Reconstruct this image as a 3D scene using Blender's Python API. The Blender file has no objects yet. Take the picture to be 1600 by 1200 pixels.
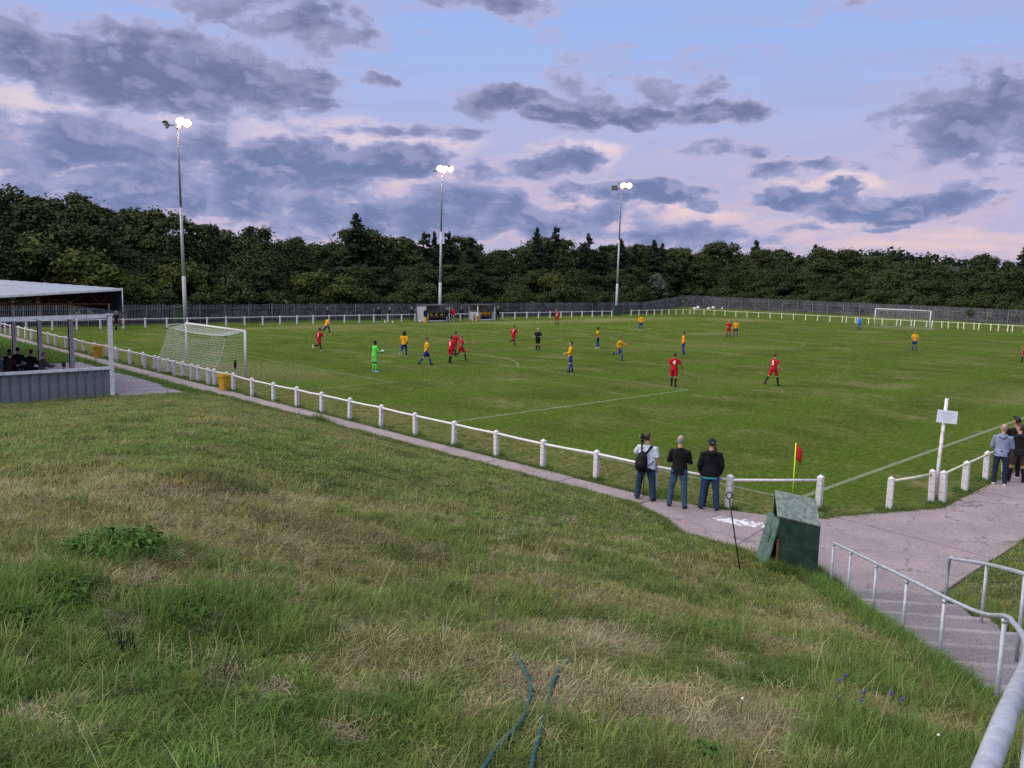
import bpy, bmesh, math, random
import numpy as np
from mathutils import Vector, Matrix, noise
from mathutils.bvhtree import BVHTree
from math import radians as R, sin, cos, pi

random.seed(7)
C = bpy.context.scene.collection
SC = bpy.context.scene

# ------------------------------------------------------------------ camera
CAM = Vector((-19.95, -9.645, 5.570))
cam_d = bpy.data.cameras.new('camera')
cam = bpy.data.objects.new('camera', cam_d); C.objects.link(cam)
_pit, _rol, _yaw = 0.128052, -0.0237427, 0.7963705
_F = Vector((cos(_yaw)*cos(_pit), sin(_yaw)*cos(_pit), -sin(_pit)))
_R = Vector((sin(_yaw), -cos(_yaw), 0)); _U = _R.cross(_F)
_R2 = _R*cos(_rol) - _U*sin(_rol); _U2 = _U*cos(_rol) + _R*sin(_rol)
cam.matrix_world = Matrix(((_R2.x, _U2.x, -_F.x, CAM.x), (_R2.y, _U2.y, -_F.y, CAM.y), (_R2.z, _U2.z, -_F.z, CAM.z), (0, 0, 0, 1)))
cam_d.sensor_width = 36; cam_d.lens = 1282.36/1600*36
cam_d.clip_start = 0.05; cam_d.clip_end = 6000
SC.camera = cam

# ------------------------------------------------------------------ exposure, sampling
SC.view_settings.view_transform = 'Standard'; SC.view_settings.look = 'None'
SC.view_settings.gamma = 1; SC.view_settings.use_curve_mapping = False
SC.view_settings.exposure = 1.75
SC.cycles.max_bounces = 5; SC.cycles.diffuse_bounces = 2; SC.cycles.glossy_bounces = 2
SC.cycles.transparent_max_bounces = 6
SC.cycles.use_denoising = False
SC.cycles.sample_clamp_indirect = 1.2; SC.cycles.sample_clamp_direct = 5

# ------------------------------------------------------------------ sky and added sky fill lamp
FILL_AZ, FILL_EL = 150.0, 50.0
world = bpy.data.worlds.new('World'); SC.world = world; world.use_nodes = True
world.cycles.sampling_method = 'NONE'
wn, wl = world.node_tree.nodes, world.node_tree.links
wn.clear()
def W(t, **k):
    n = wn.new(t)
    for a, b in k.items(): setattr(n, a, b)
    return n
def wm(op, a, b=None, c=None, clamp=False):
    n = W('ShaderNodeMath', operation=op, use_clamp=clamp)
    for i, v in enumerate((a, b, c)):
        if v is None: continue
        if isinstance(v, (int, float)): n.inputs[i].default_value = v
        else: wl.new(v, n.inputs[i])
    return n.outputs[0]
def wv(op, a, b=None):
    n = W('ShaderNodeVectorMath', operation=op)
    for i, v in enumerate((a, b)):
        if v is None: continue
        if isinstance(v, tuple): n.inputs[i].default_value = v
        else: wl.new(v, n.inputs[i])
    return n
def wramp(fac, stops, interp='LINEAR'):
    n = W('ShaderNodeValToRGB'); n.color_ramp.interpolation = interp
    e = n.color_ramp.elements
    while len(e) < len(stops): e.new(0.5)
    for el, (p, c) in zip(e, stops):
        el.position = p; el.color = (c[0], c[1], c[2], 1)
    wl.new(fac, n.inputs[0]); return n.outputs[0]
def wmix(f, a, b):
    n = W('ShaderNodeMix', data_type='RGBA')
    for i, v in ((0, f), (6, a), (7, b)):
        if isinstance(v, (int, float)): n.inputs[i].default_value = v
        elif isinstance(v, tuple): n.inputs[i].default_value = v
        else: wl.new(v, n.inputs[i])
    return n.outputs[2]
def wstep(v, lo, hi):
    n = W('ShaderNodeMapRange', interpolation_type='SMOOTHSTEP')
    wl.new(v, n.inputs[0]); n.inputs[1].default_value = lo; n.inputs[2].default_value = hi
    return n.outputs[0]
def wnoise(vec, scale, detail, rough, dist=0.0):
    n = W('ShaderNodeTexNoise'); n.inputs['Scale'].default_value = scale
    n.inputs['Detail'].default_value = detail; n.inputs['Roughness'].default_value = rough
    n.inputs['Distortion'].default_value = dist
    wl.new(vec, n.inputs['Vector']); return n
tc = W('ShaderNodeTexCoord'); sx = W('ShaderNodeSeparateXYZ')
nv = wv('NORMALIZE', tc.outputs['Generated']); wl.new(nv.outputs[0], sx.inputs[0])
el_ = wm('MULTIPLY', wm('ARCSINE', sx.outputs[2]), 57.29578)
az_ = wm('MULTIPLY', wm('ARCTAN2', sx.outputs[1], sx.outputs[0]), 57.29578)
cb = W('ShaderNodeCombineXYZ'); wl.new(az_, cb.inputs[0]); wl.new(el_, cb.inputs[1])
P = cb.outputs[0]
n1 = wnoise(wv('MULTIPLY', P, (0.20, 0.40, 1)).outputs[0], 1.0, 8, 0.57)
warp = wv('MULTIPLY', wv('SUBTRACT', n1.outputs['Color'], (0.5, 0.5, 0.5)).outputs[0], (8.0, 3.6, 0))
PW = wv('ADD', P, warp.outputs[0]).outputs[0]
CLOUDS = [(69.21,11.8,9.37,2.26,1.0),(75.01,12.3,3.59,1.72,0.8),(62.79,11.87,4.32,1.9,0.9),(72.89,7.02,8.25,1.93,0.75),(65.61,7.02,3.46,1.77,0.75),
 (60.05,6.88,8.94,1.62,1.0),(54.62,7.43,4.67,1.15,0.95),(66.81,4.97,12.46,1.79,0.75),(72,3.4,8,1.3,.7),(47.67,5.02,5.67,1.53,0.8),(54.61,3.66,10.19,1.61,0.8),
 (43.26,3.96,9.55,1.2,0.7),(46.08,11.8,3.23,1.12,1.0),(41.74,10.78,3.86,0.81,1.0),(38.33,10.96,2.63,0.8,1.0),(32.56,10.9,3.27,0.94,1.0),
 (42.94,7.65,3.9,0.75,0.8),(46.85,7.4,2.61,0.84,0.7),(36.83,5.88,3.83,0.84,0.95),(33.0,5.32,2.08,0.42,0.7),(41.37,6.25,2.39,0.46,0.8),
 (26.57,5.75,3.7,0.64,1.0),(21.25,5.01,5.79,1.01,1.0),(27.66,7.44,3.34,0.56,0.8),(31.94,8.5,2.87,0.56,0.6),
 (17.47,9.79,5.02,2.7,0.75),(34.59,3.38,11.7,0.68,0.7),(22.99,3.65,5.22,0.3,0.6),(61.16,15.55,5.93,1.82,0.6),(57.13,14.78,2.87,1.05,0.5),
 (47.5,17.4,4.66,0.59,0.6),(54.64,12.25,1.26,0.55,0.7),(52.93,9.55,5.11,0.57,0.6)]
M = None
for (a, e, sa, se, w) in CLOUDS:
    d = wv('SUBTRACT', PW, (a, e, 0)).outputs[0]
    d = wv('MULTIPLY', d, (1/(sa*1.28), 1/(se*1.34), 0)).outputs[0]
    l = wv('DOT_PRODUCT', d, d).outputs['Value']
    v = wm('MULTIPLY_ADD', l, -w, w)
    M = v if M is None else wm('MAXIMUM', M, v)
# the same broken cloud carries on over the whole sky
n2 = wnoise(wv('MULTIPLY', PW, (0.055, 0.13, 1)).outputs[0], 1.0, 3, 0.5)
far = wm('MULTIPLY_ADD', n2.outputs['Fac'], 5.0, -2.75)
M = wm('MAXIMUM', M, far)
PS = wv('ADD', P, wv('MULTIPLY', warp.outputs[0], (.35, .35, 0)).outputs[0]).outputs[0]
n3 = wnoise(wv('MULTIPLY', PS, (0.40, 0.72, 1)).outputs[0], 1.0, 6, 0.58)
M = wm('ADD', M, wm('MULTIPLY_ADD', n3.outputs['Fac'], 1.9, -0.95))
alpha = wstep(M, -0.16, 0.40)
n3b = wnoise(wv('MULTIPLY', wv('ADD', PS, (-.25, .8, 0)).outputs[0], (0.40, 0.72, 1)).outputs[0], 1.0, 4, 0.55)
relief = wm('MULTIPLY_ADD', wm('SUBTRACT', n3.outputs['Fac'], n3b.outputs['Fac']), 2.4, .44, clamp=True)
thick = wstep(wm('ADD', M, wm('MULTIPLY_ADD', n1.outputs['Fac'], .8, -0.4)), 0.08, 1.10)
# clear sky: blue above, lavender and pink towards the horizon
n4 = wnoise(wv('MULTIPLY', P, (0.035, 0.5, 1)).outputs[0], 1.0, 5, 0.6, 0.4)
elw = wm('ADD', el_, wm('MULTIPLY_ADD', n4.outputs['Fac'], 7.0, -3.5))
clear = wramp(wm('MULTIPLY', elw, 1/90, clamp=True), [
    (0.0, (.44, .42, .62)), (.03, (.46, .43, .63)), (.06, (.47, .44, .65)), (.09, (.45, .45, .68)),
    (.125, (.375, .465, .78)), (.20, (.31, .46, .85)), (.45, (.25, .40, .78)), (1.0, (.20, .34, .70))])
GLOWS = [(76.0, 9.3, 4.0, .9, 1.0), (74.0, 12.6, 2.0, .7, .7), (56.0, 8.9, 6.5, 1.3, .8), (50.5, 6.2, 5.0, 1.1, 1.0), (57.5, 4.6, 4.0, .9, .9), (54.0, 2.6, 3.0, .6, .8), (37.5, 4.6, 6.5, .9, 1.0), (41.5, 8.4, 3.5, .7, .8), (27.0, 3.3, 9.0, .9, .7), (20.0, 2.6, 8.0, .8, .55), (24.5, 6.4, 5.0, .5, .6), (66.0, 9.6, 4.0, .5, .7), (40.0, 5.9, 3.0, .5, .8)]
G = None
for (a, e, sa, se, w) in GLOWS:
    d = wv('MULTIPLY', wv('SUBTRACT', PW, (a, e, 0)).outputs[0], (1/(sa*1.3), 1/(se*1.3), 0)).outputs[0]
    v = wm('MULTIPLY_ADD', wv('DOT_PRODUCT', d, d).outputs['Value'], -w, w)
    G = v if G is None else wm('MAXIMUM', G, v)
glow = wstep(wm('ADD', G, wm('MULTIPLY_ADD', n4.outputs['Fac'], 1.6, -.8)), -.05, .75)
gcol = wramp(wm('MULTIPLY', el_, 1/12, clamp=True), [(0.0, (.72, .50, .56)), (.3, (.88, .60, .56)), (.6, (.95, .72, .66)), (1.0, (.85, .70, .74))])
clear = wmix(wm('MULTIPLY', glow, .92), clear, gcol)
veil = wm('MULTIPLY', wstep(n4.outputs['Fac'], .42, .62), .42)
clear = wmix(wm('MULTIPLY', veil, wstep(el_, 3.0, 7.0)), clear, (.40, .40, .61, 1))
low = wstep(el_, 4.0, 12.0)
c_rim = wmix(low, (.56, .47, .63, 1), (.42, .44, .69, 1))
c_mid = wmix(low, (.31, .335, .57, 1), (.30, .31, .50, 1))
c_thick = wmix(low, (.145, .190, .385, 1), (.145, .165, .305, 1))
body = wmix(wstep(thick, .2, .95), c_mid, c_thick)
body = wmix(wm('MULTIPLY', wstep(relief, .42, .9), .62), body, wmix(.35, c_mid, c_rim))
body = wmix(wm('MULTIPLY', wstep(relief, .42, .05), .45), body, (.145, .18, .355, 1))
cloudc = wmix(wstep(thick, 0.0, .40), c_rim, body)
skyc = wmix(alpha, clear, cloudc)
bg = W('ShaderNodeBackground'); wl.new(skyc, bg.inputs[0]); bg.inputs[1].default_value = 0.30
st = W('ShaderNodeTexSky', sky_type='NISHITA'); st.sun_disc = False
st.sun_elevation = R(FILL_EL); st.sun_rotation = R(90 - FILL_AZ)
bg2 = W('ShaderNodeBackground'); wl.new(st.outputs[0], bg2.inputs[0]); bg2.inputs[1].default_value = 0.002
ad = W('ShaderNodeAddShader'); wl.new(bg.outputs[0], ad.inputs[0]); wl.new(bg2.outputs[0], ad.inputs[1])
wo = W('ShaderNodeOutputWorld'); wl.new(ad.outputs[0], wo.inputs[0])

fill_d = bpy.data.lights.new('sky_fill', 'SUN'); fill_d.energy = 1.5; fill_d.angle = R(110); fill_d.color = (1.0, .92, .80)  # added broad lamp standing in for light of the sky dome; sun is down
sun = bpy.data.objects.new('sky_fill', fill_d); C.objects.link(sun)
sun.rotation_euler = Vector((cos(R(FILL_AZ))*cos(R(FILL_EL)), sin(R(FILL_AZ))*cos(R(FILL_EL)), sin(R(FILL_EL)))).to_track_quat('Z', 'Y').to_euler()
sun.location = (0, 0, 60)

# ------------------------------------------------------------------ helpers
def link(o, parent=None):
    C.objects.link(o)
    if parent is not None: o.parent = parent
    return o
def tag(o, label=None, cat=None, group=None, kind=None):
    if label: o['label'] = label
    if cat: o['category'] = cat
    if group: o['group'] = group
    if kind: o['kind'] = kind
    return o
def empty(name, loc=(0, 0, 0), rz=0.0, label=None, cat=None, group=None):
    o = bpy.data.objects.new(name, None); C.objects.link(o); o.empty_display_size = .2
    o.location = loc; o.rotation_euler = (0, 0, rz)
    return tag(o, label, cat, group)
def put(name, mesh, parent=None, loc=(0, 0, 0), rot=(0, 0, 0), scale=(1, 1, 1)):
    o = bpy.data.objects.new(name, mesh); o.location = loc; o.rotation_euler = rot; o.scale = scale
    return link(o, parent)
def frame(t, ref):
    t = Vector(t).normalized(); a = Vector(ref) - t*Vector(ref).dot(t)
    if a.length < 1e-4:
        a = Vector((0, 1, 0)) - t*t.y
        if a.length < 1e-3: a = Vector((1, 0, 0)) - t*t.x
    a.normalize(); return a, t.cross(a)
class MB:
    """collects simple shapes; build() makes one mesh object"""
    def __init__(s): s.v = []; s.f = []; s.m = []; s.mi = 0; s.sm = []
    def add(s, vs, fs, smooth=False):
        n = len(s.v); s.v += [tuple(x) for x in vs]
        for f in fs: s.f.append(tuple(i+n for i in f)); s.m.append(s.mi); s.sm.append(smooth)
        return s
    def box(s, c, d, rot=None, taper=1.0, top=None):
        hx, hy, hz = d[0]/2, d[1]/2, d[2]/2
        vs = [Vector((x*hx*(taper if z > 0 else 1), y*hy*(taper if z > 0 else 1), z*hz)) for z in (-1, 1) for y in (-1, 1) for x in (-1, 1)]
        if rot is not None: vs = [rot @ v for v in vs]
        return s.add([v+Vector(c) for v in vs], [(0, 2, 3, 1), (4, 5, 7, 6), (0, 1, 5, 4), (1, 3, 7, 5), (3, 2, 6, 7), (2, 0, 4, 6)])
    def bbox(s, c, d, b=.01, rot=None):
        """bevelled box: chamfered vertical and top edges"""
        hx, hy, hz = d[0]/2, d[1]/2, d[2]/2
        def ring(ix, iy, z):
            return [(ix, iy-b if iy > b else iy, z)]
        vs = []
        for z, k in ((-hz, 0), (hz-b, 0), (hz, b)):
            X, Y = hx-k, hy-k
            vs += [(-X+b, -Y, z), (X-b, -Y, z), (X, -Y+b, z), (X, Y-b, z), (X-b, Y, z), (-X+b, Y, z), (-X, Y-b, z), (-X, -Y+b, z)]
        vs = [Vector(v) for v in vs]
        if rot is not None: vs = [rot @ v for v in vs]
        fs = [tuple(reversed(range(8))), tuple(range(16, 24))]
        for k in (0, 8):
            for i in range(8): j = (i+1) % 8; fs.append((k+i, k+j, k+8+j, k+8+i))
        return s.add([v+Vector(c) for v in vs], fs)
    def loft(s, pts, rads, n=8, ref=(1, 0, 0), cap=True, smooth=True, closed=False):
        pts = [Vector(p) for p in pts]; vs = []; fs = []
        N = len(pts)
        for i, p in enumerate(pts):
            if closed: t = pts[(i+1) % N]-pts[i-1]
            else: t = pts[min(i+1, N-1)]-pts[max(i-1, 0)]
            if t.length < 1e-7: t = Vector((0, 0, 1))
            a, b = frame(t, ref); r = rads[i] if not isinstance(rads, (int, float)) else rads
            ra, rb = r if isinstance(r, tuple) else (r, r)
            for k in range(n):
                th = 2*pi*k/n; vs.append(p+a*(ra*cos(th))+b*(rb*sin(th)))
        for i in range(N if closed else N-1):
            i2 = (i+1) % N
            for k in range(n):
                j = (k+1) % n; fs.append((i*n+k, i*n+j, i2*n+j, i2*n+k))
        if cap and not closed:
            fs.append(tuple(reversed(range(n)))); fs.append(tuple(range((N-1)*n, N*n)))
        return s.add(vs, fs, smooth)
    def tube(s, pts, r, n=8, ref=(0, 0, 1), **k): return s.loft(pts, r, n, ref, **k)
    def ball(s, c, r, n=10, m=6):
        rx, ry, rz = r if isinstance(r, tuple) else (r, r, r)
        zs = [cos(pi*i/m) for i in range(m+1)]
        pts = [Vector(c)+Vector((0, 0, -rz*z)) for z in zs]
        vs = []; fs = []
        vs.append(Vector(c)-Vector((0, 0, rz)))
        for i in range(1, m):
            ph = pi*i/m
            for k in range(n):
                th = 2*pi*k/n; vs.append(Vector(c)+Vector((rx*sin(ph)*cos(th), ry*sin(ph)*sin(th), -rz*cos(ph))))
        vs.append(Vector(c)+Vector((0, 0, rz)))
        for k in range(n): fs.append((0, 1+(k+1) % n, 1+k))
        for i in range(m-2):
            for k in range(n):
                j = (k+1) % n; a = 1+i*n; b = a+n; fs.append((a+k, a+j, b+j, b+k))
        L = len(vs)-1; a = 1+(m-2)*n
        for k in range(n): fs.append((a+k, a+(k+1) % n, L))
        return s.add(vs, fs, True)
    def mesh(s, name, mats):
        me = bpy.data.meshes.new(name); me.from_pydata(s.v, [], s.f)
        for m in (mats if isinstance(mats, (list, tuple)) else [mats]): me.materials.append(m)
        me.polygons.foreach_set('material_index', s.m); me.polygons.foreach_set('use_smooth', s.sm)
        me.update(); return me
    def build(s, name, mats, parent=None, **k): return put(name, s.mesh(name, mats), parent, **k)
def np_mesh(name, V, F, mats, smooth=False):
    """V (n,3) F (m,k) arrays"""
    V = np.asarray(V, np.float32); F = np.asarray(F, np.int32); k = F.shape[1]
    me = bpy.data.meshes.new(name); me.vertices.add(len(V)); me.vertices.foreach_set('co', V.ravel())
    me.loops.add(F.size); me.loops.foreach_set('vertex_index', F.ravel()); me.polygons.add(len(F))
    me.polygons.foreach_set('loop_start', np.arange(0, F.size, k, dtype=np.int32))
    me.polygons.foreach_set('loop_total', np.full(len(F), k, np.int32))
    if smooth: me.polygons.foreach_set('use_smooth', np.ones(len(F), bool))
    for m in (mats if isinstance(mats, (list, tuple)) else [mats]): me.materials.append(m)
    me.update(calc_edges=True); me.validate(); return me

# ------------------------------------------------------------------ materials
class NT:
    def __init__(s, name):
        s.m = bpy.data.materials.new(name); s.m.use_nodes = True
        s.n = s.m.node_tree.nodes; s.l = s.m.node_tree.links
        s.b = s.n['Principled BSDF']; s.tc = None
    def obj(s):
        if not s.tc: s.tc = s.n.new('ShaderNodeTexCoord')
        return s.tc.outputs['Object']
    def pos(s):
        g = s.n.new('ShaderNodeNewGeometry'); return g.outputs['Position']
    def set(s, i, v):
        if isinstance(v, (int, float)): i.default_value = v
        elif isinstance(v, tuple): i.default_value = v if len(v) != 3 or i.type == 'VECTOR' else (*v, 1)
        else: s.l.new(v, i)
    def noise(s, vec, scale, detail=4, rough=.6, dist=0, out='Fac', stretch=None):
        if stretch:
            m = s.n.new('ShaderNodeMapping'); s.l.new(vec, m.inputs[0]); m.inputs['Scale'].default_value = stretch[:3]
            if len(stretch) > 3: m.inputs['Rotation'].default_value = (0, 0, stretch[3])
            vec = m.outputs[0]
        n = s.n.new('ShaderNodeTexNoise'); s.l.new(vec, n.inputs['Vector'])
        n.inputs['Scale'].default_value = scale; n.inputs['Detail'].default_value = detail
        n.inputs['Roughness'].default_value = rough; n.inputs['Distortion'].default_value = dist
        return n.outputs[out]
    def math(s, op, a, b=None, c=None, clamp=False):
        n = s.n.new('ShaderNodeMath'); n.operation = op; n.use_clamp = clamp
        for i, v in enumerate((a, b, c)):
            if v is not None: s.set(n.inputs[i], v)
        return n.outputs[0]
    def step(s, v, lo, hi):
        n = s.n.new('ShaderNodeMapRange'); n.interpolation_type = 'SMOOTHSTEP'
        s.l.new(v, n.inputs[0]); n.inputs[1].default_value = lo; n.inputs[2].default_value = hi; return n.outputs[0]
    def mix(s, f, a, b, blend='MIX'):
        n = s.n.new('ShaderNodeMix'); n.data_type = 'RGBA'; n.blend_type = blend
        s.set(n.inputs[0], f); s.set(n.inputs[6], a); s.set(n.inputs[7], b); return n.outputs[2]
    def xyz(s, vec):
        n = s.n.new('ShaderNodeSeparateXYZ'); s.l.new(vec, n.inputs[0]); return n.outputs
    def bump(s, h, strength=.3, dist=.02):
        n = s.n.new('ShaderNodeBump'); s.l.new(h, n.inputs['Height'])
        n.inputs['Strength'].default_value = strength; n.inputs['Distance'].default_value = dist
        s.l.new(n.outputs[0], s.b.inputs['Normal'])
    def attr(s, name, kind='GEOMETRY', out='Color'):
        n = s.n.new('ShaderNodeAttribute'); n.attribute_name = name; n.attribute_type = kind; return n.outputs[out]
    def objrand(s):
        n = s.n.new('ShaderNodeObjectInfo'); return n.outputs['Random']
    def fin(s, col, rough=.6, metal=0.0, spec=.3):
        s.set(s.b.inputs['Base Color'], col); s.set(s.b.inputs['Roughness'], rough)
        s.b.inputs['Metallic'].default_value = metal; s.b.inputs['Specular IOR Level'].default_value = spec
        return s.m
def plain(name, rgb, rough=.6, var=.25, scale=8, metal=0.0, spec=.3, bump=0.0, dirt=None, dirt_amt=.5, dirt_scale=3):
    t = NT(name); o = t.obj()
    f = t.noise(o, scale, 5)
    dark = tuple(c*(1-var) for c in rgb); lite = tuple(min(1, c*(1+var*.5)) for c in rgb)
    c = t.mix(t.step(f, .3, .7), dark, lite)
    if dirt:
        g = t.noise(o, dirt_scale, 7, .7)
        c = t.mix(t.math('MULTIPLY', t.step(g, .5, .72), dirt_amt), c, dirt)
    if bump: t.bump(f, bump, .01)
    return t.fin(c, rough, metal, spec)
WHITE = plain('white_paint', (.62, .60, .61), .6, .15, 6, dirt=(.26, .24, .20), dirt_amt=.7, dirt_scale=6)
WHITE_OLD = plain('flaking_white_paint', (.60, .58, .60), .6, .15, 8, dirt=(.19, .12, .085), dirt_amt=.95, dirt_scale=7)
CONC_POST = plain('painted_concrete', (.58, .56, .58), .75, .2, 7, dirt=(.22, .20, .16), dirt_amt=.8, dirt_scale=8, bump=.25)
YPOST = plain('cream_paint', (.60, .60, .44), .6, .15, 7, dirt=(.3, .3, .2), dirt_amt=.5)
GALV = plain('galvanised_steel', (.40, .42, .47), .45, .2, 14, metal=.25, dirt=(.22, .21, .22), dirt_amt=.5, dirt_scale=20)
GREY_PAINT = plain('grey_paint', (.68, .67, .70), .6, .2, 5, dirt=(.25, .22, .22), dirt_amt=.5)
POLE_MAT = plain('dark_pole_steel', (.20, .20, .23), .6, .25, 3); POLE_LOW = plain('pale_pole_steel', (.40, .39, .42), .6, .2, 3, dirt=(.24, .23, .25), dirt_amt=.5)  # darker steel for the pole top, paler for the sections below
PALE_MAT = plain('weathered_palisade_steel', (.185, .18, .215), .6, .4, .4, dirt=(.09, .085, .09), dirt_amt=.7, dirt_scale=.7)
BLACK = plain('black_steel', (.012, .012, .014), .5, .3, 10)
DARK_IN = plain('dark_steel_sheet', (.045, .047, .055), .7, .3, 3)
RUST = plain('red_oxide_steel', (.10, .035, .025), .7, .4, 6)
PINKP = plain('pinkish_painted_steel', (.68, .55, .55), .6, .15, 5, dirt=(.12, .09, .09), dirt_amt=.6, dirt_scale=4)
YELLOW_BIN = plain('yellow_plastic', (.55, .30, .03), .5, .15, 4, dirt=(.2, .1, .02), dirt_amt=.4)
GREEN_CAB = plain('green_cabinet_paint', (.05, .085, .06), .6, .25, 3)
CLAD = plain('grey_cladding', (.19, .192, .215), .55, .2, 1.6, dirt=(.06, .06, .07), dirt_amt=.5, dirt_scale=2)
ROOFM = plain('pale_roof_sheet', (.25, .275, .335), .5, .25, .8, dirt=(.16, .17, .21), dirt_amt=.7, dirt_scale=1.2)
NETM = plain('net_cord', (.55, .56, .54), .7, .1, 5)
BALLM = plain('white_ball', (.75, .75, .75), .4, .1, 20)
SOIL = plain('dark_soil', (.035, .03, .02), .95, .4, .6)
YFLAG = plain('fluorescent_yellow', (.62, .66, .02), .5, .1, 5)
REDF = plain('red_cloth', (.42, .012, .018), .7, .2, 6)
ORANGEF = plain('orange_cloth', (.75, .12, .01), .7, .2, 6)
def emit_mat(name, rgb, s):
    t = NT(name); t.b.inputs['Emission Color'].default_value = (*rgb, 1); t.b.inputs['Emission Strength'].default_value = s
    return t.fin((.8, .8, .8), .2)
t = NT('lit_lamp_glass'); lw = t.n.new('ShaderNodeLayerWeight'); lw.inputs[0].default_value = .45
f = t.step(lw.outputs['Facing'], .62, .12); t.l.new(t.mix(f, (1.0, .34, .10), (1.0, .86, .70)), t.b.inputs['Emission Color'])  # orange glare halo put into the emission colour at the glass rim
t.l.new(t.math('MULTIPLY_ADD', f, 22, .55), t.b.inputs['Emission Strength']); LAMP = t.fin((.8, .8, .8), .2)
def concrete(name, a, b, crack=.5):
    t = NT(name); o = t.pos()
    n1 = t.noise(o, .8, 6, .65); n2 = t.noise(o, 22, 6, .75); n3 = t.noise(o, 140, 3, .6)
    c = t.mix(t.step(n1, .3, .7), a, b)
    c = t.mix(t.math('MULTIPLY', t.step(n2, .5, .66), .7), c, tuple(x*.5 for x in a)); n4 = t.noise(o, 3.2, 6, .75); c = t.mix(t.math('MULTIPLY', t.step(n4, .52, .70), .6), c, tuple(x*.55 for x in a)); c = t.mix(t.math('MULTIPLY', t.step(n4, .46, .30), .4), c, tuple(min(1, x*1.4) for x in b))
    c = t.mix(t.math('MULTIPLY', t.step(n3, .54, .66), .45), c, tuple(min(1, x*1.65) for x in b))
    c = t.mix(t.math('MULTIPLY', t.step(n3, .46, .36), .5), c, tuple(x*.45 for x in a))
    vo = t.n.new('ShaderNodeTexVoronoi'); vo.feature = 'DISTANCE_TO_EDGE'; vo.inputs['Scale'].default_value = .55
    wv_ = t.n.new('ShaderNodeVectorMath'); wv_.operation = 'MULTIPLY_ADD'; t.l.new(t.noise(o, 1.6, 5, .7, out='Color'), wv_.inputs[0]); wv_.inputs[1].default_value = (.9, .9, .9); t.l.new(o, wv_.inputs[2]); t.l.new(wv_.outputs[0], vo.inputs['Vector'])
    ck = t.math('MULTIPLY', t.step(vo.outputs['Distance'], .013, .004), t.step(n1, .40, .58))
    c = t.mix(t.math('MULTIPLY', ck, .75), c, (.05, .05, .035))
    t.bump(n2, .45, .012)
    return t, c
t, c = concrete('pink_concrete', (.215, .175, .176), (.305, .245, .246))
xs = t.xyz(t.pos())   # a spill of white marking paint by the fence, with splashes round it
dx = t.math('SUBTRACT', xs[0], -3.0); dy = t.math('SUBTRACT', xs[1], -.1)
u = t.math('ADD', t.math('MULTIPLY', dx, .36), t.math('MULTIPLY', dy, -.93)); v = t.math('ADD', t.math('MULTIPLY', dx, .93), t.math('MULTIPLY', dy, .36))
rr = t.math('ADD', t.math('POWER', t.math('ABSOLUTE', t.math('DIVIDE', u, .75)), 2), t.math('POWER', t.math('ABSOLUTE', t.math('DIVIDE', v, .30)), 2))
nn = t.noise(t.pos(), 7, 5, .7)
spill = t.step(t.math('ADD', t.math('MULTIPLY', nn, 3.4), t.math('MULTIPLY', rr, -.55)), 1.35, 1.6)
c = t.mix(t.math('MULTIPLY', spill, .85), c, (.68, .68, .74))
PATHM = t.fin(c, .9, spec=.2)
t, c = concrete('grey_step_concrete', (.125, .112, .12), (.22, .20, .208)); STEPM = t.fin(c, .9, spec=.2)
t, c = concrete('old_slab_concrete', (.17, .155, .18), (.26, .235, .265)); SLABM = t.fin(c, .9, spec=.2)
t, c = concrete('pale_step_nosing', (.165, .15, .157), (.30, .275, .283)); NOSEM = t.fin(c, .9, spec=.2)

# pitch grass: mown turf, mottled, worn in places
t = NT('pitch_turf'); o = t.pos()
a = t.noise(o, .05, 4, .6); b = t.noise(o, .33, 5, .65, .6, stretch=(1, .55, 1, R(8))); c3 = t.noise(o, 1.7, 6, .75); c4 = t.noise(o, 6.5, 4, .7); d = t.noise(o, 38, 3, .7)
x = t.xyz(o)
stripe = t.math('SINE', t.math('ADD', t.math('MULTIPLY', x[1], 2*pi/6.6), t.math('MULTIPLY', a, 1.6))); stripe = t.math('MULTIPLY', t.step(stripe, -.35, .35), t.math('MULTIPLY_ADD', a, 1.1, .35))
col = t.mix(t.step(b, .34, .66), (0.0424, 0.0699, 0.0089), (0.0849, 0.1082, 0.0253))
col = t.mix(t.math('MULTIPLY', stripe, .85, clamp=True), col, (0.0572, 0.1018, 0.0114))
col = t.mix(t.math('MULTIPLY', t.step(a, .50, .66), .5), col, (0.1295, 0.1325, 0.0455))
worn = t.math('MULTIPLY', t.step(b, .54, .70), t.step(c3, .42, .60))
col = t.mix(t.math('MULTIPLY', worn, .8), col, (0.1856, 0.1537, 0.0950))
col = t.mix(t.math('MULTIPLY', t.step(c3, .52, .72), .75), col, (0.1326, 0.1484, 0.0455))
col = t.mix(t.math('MULTIPLY', t.step(c3, .47, .30), .7), col, (0.0233, 0.0424, 0.0051))
col = t.mix(t.math('MULTIPLY', t.step(c4, .50, .70), .7), col, (0.1432, 0.1590, 0.0570))
col = t.mix(t.math('MULTIPLY', t.step(c4, .48, .32), .75), col, (0.0191, 0.0339, 0.0038))
col = t.mix(t.math('MULTIPLY', t.step(d, .50, .72), .7), col, (0.1432, 0.1642, 0.0570))
col = t.mix(t.math('MULTIPLY', t.step(d, .48, .28), .7), col, (0.0191, 0.0318, 0.0051))
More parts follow.
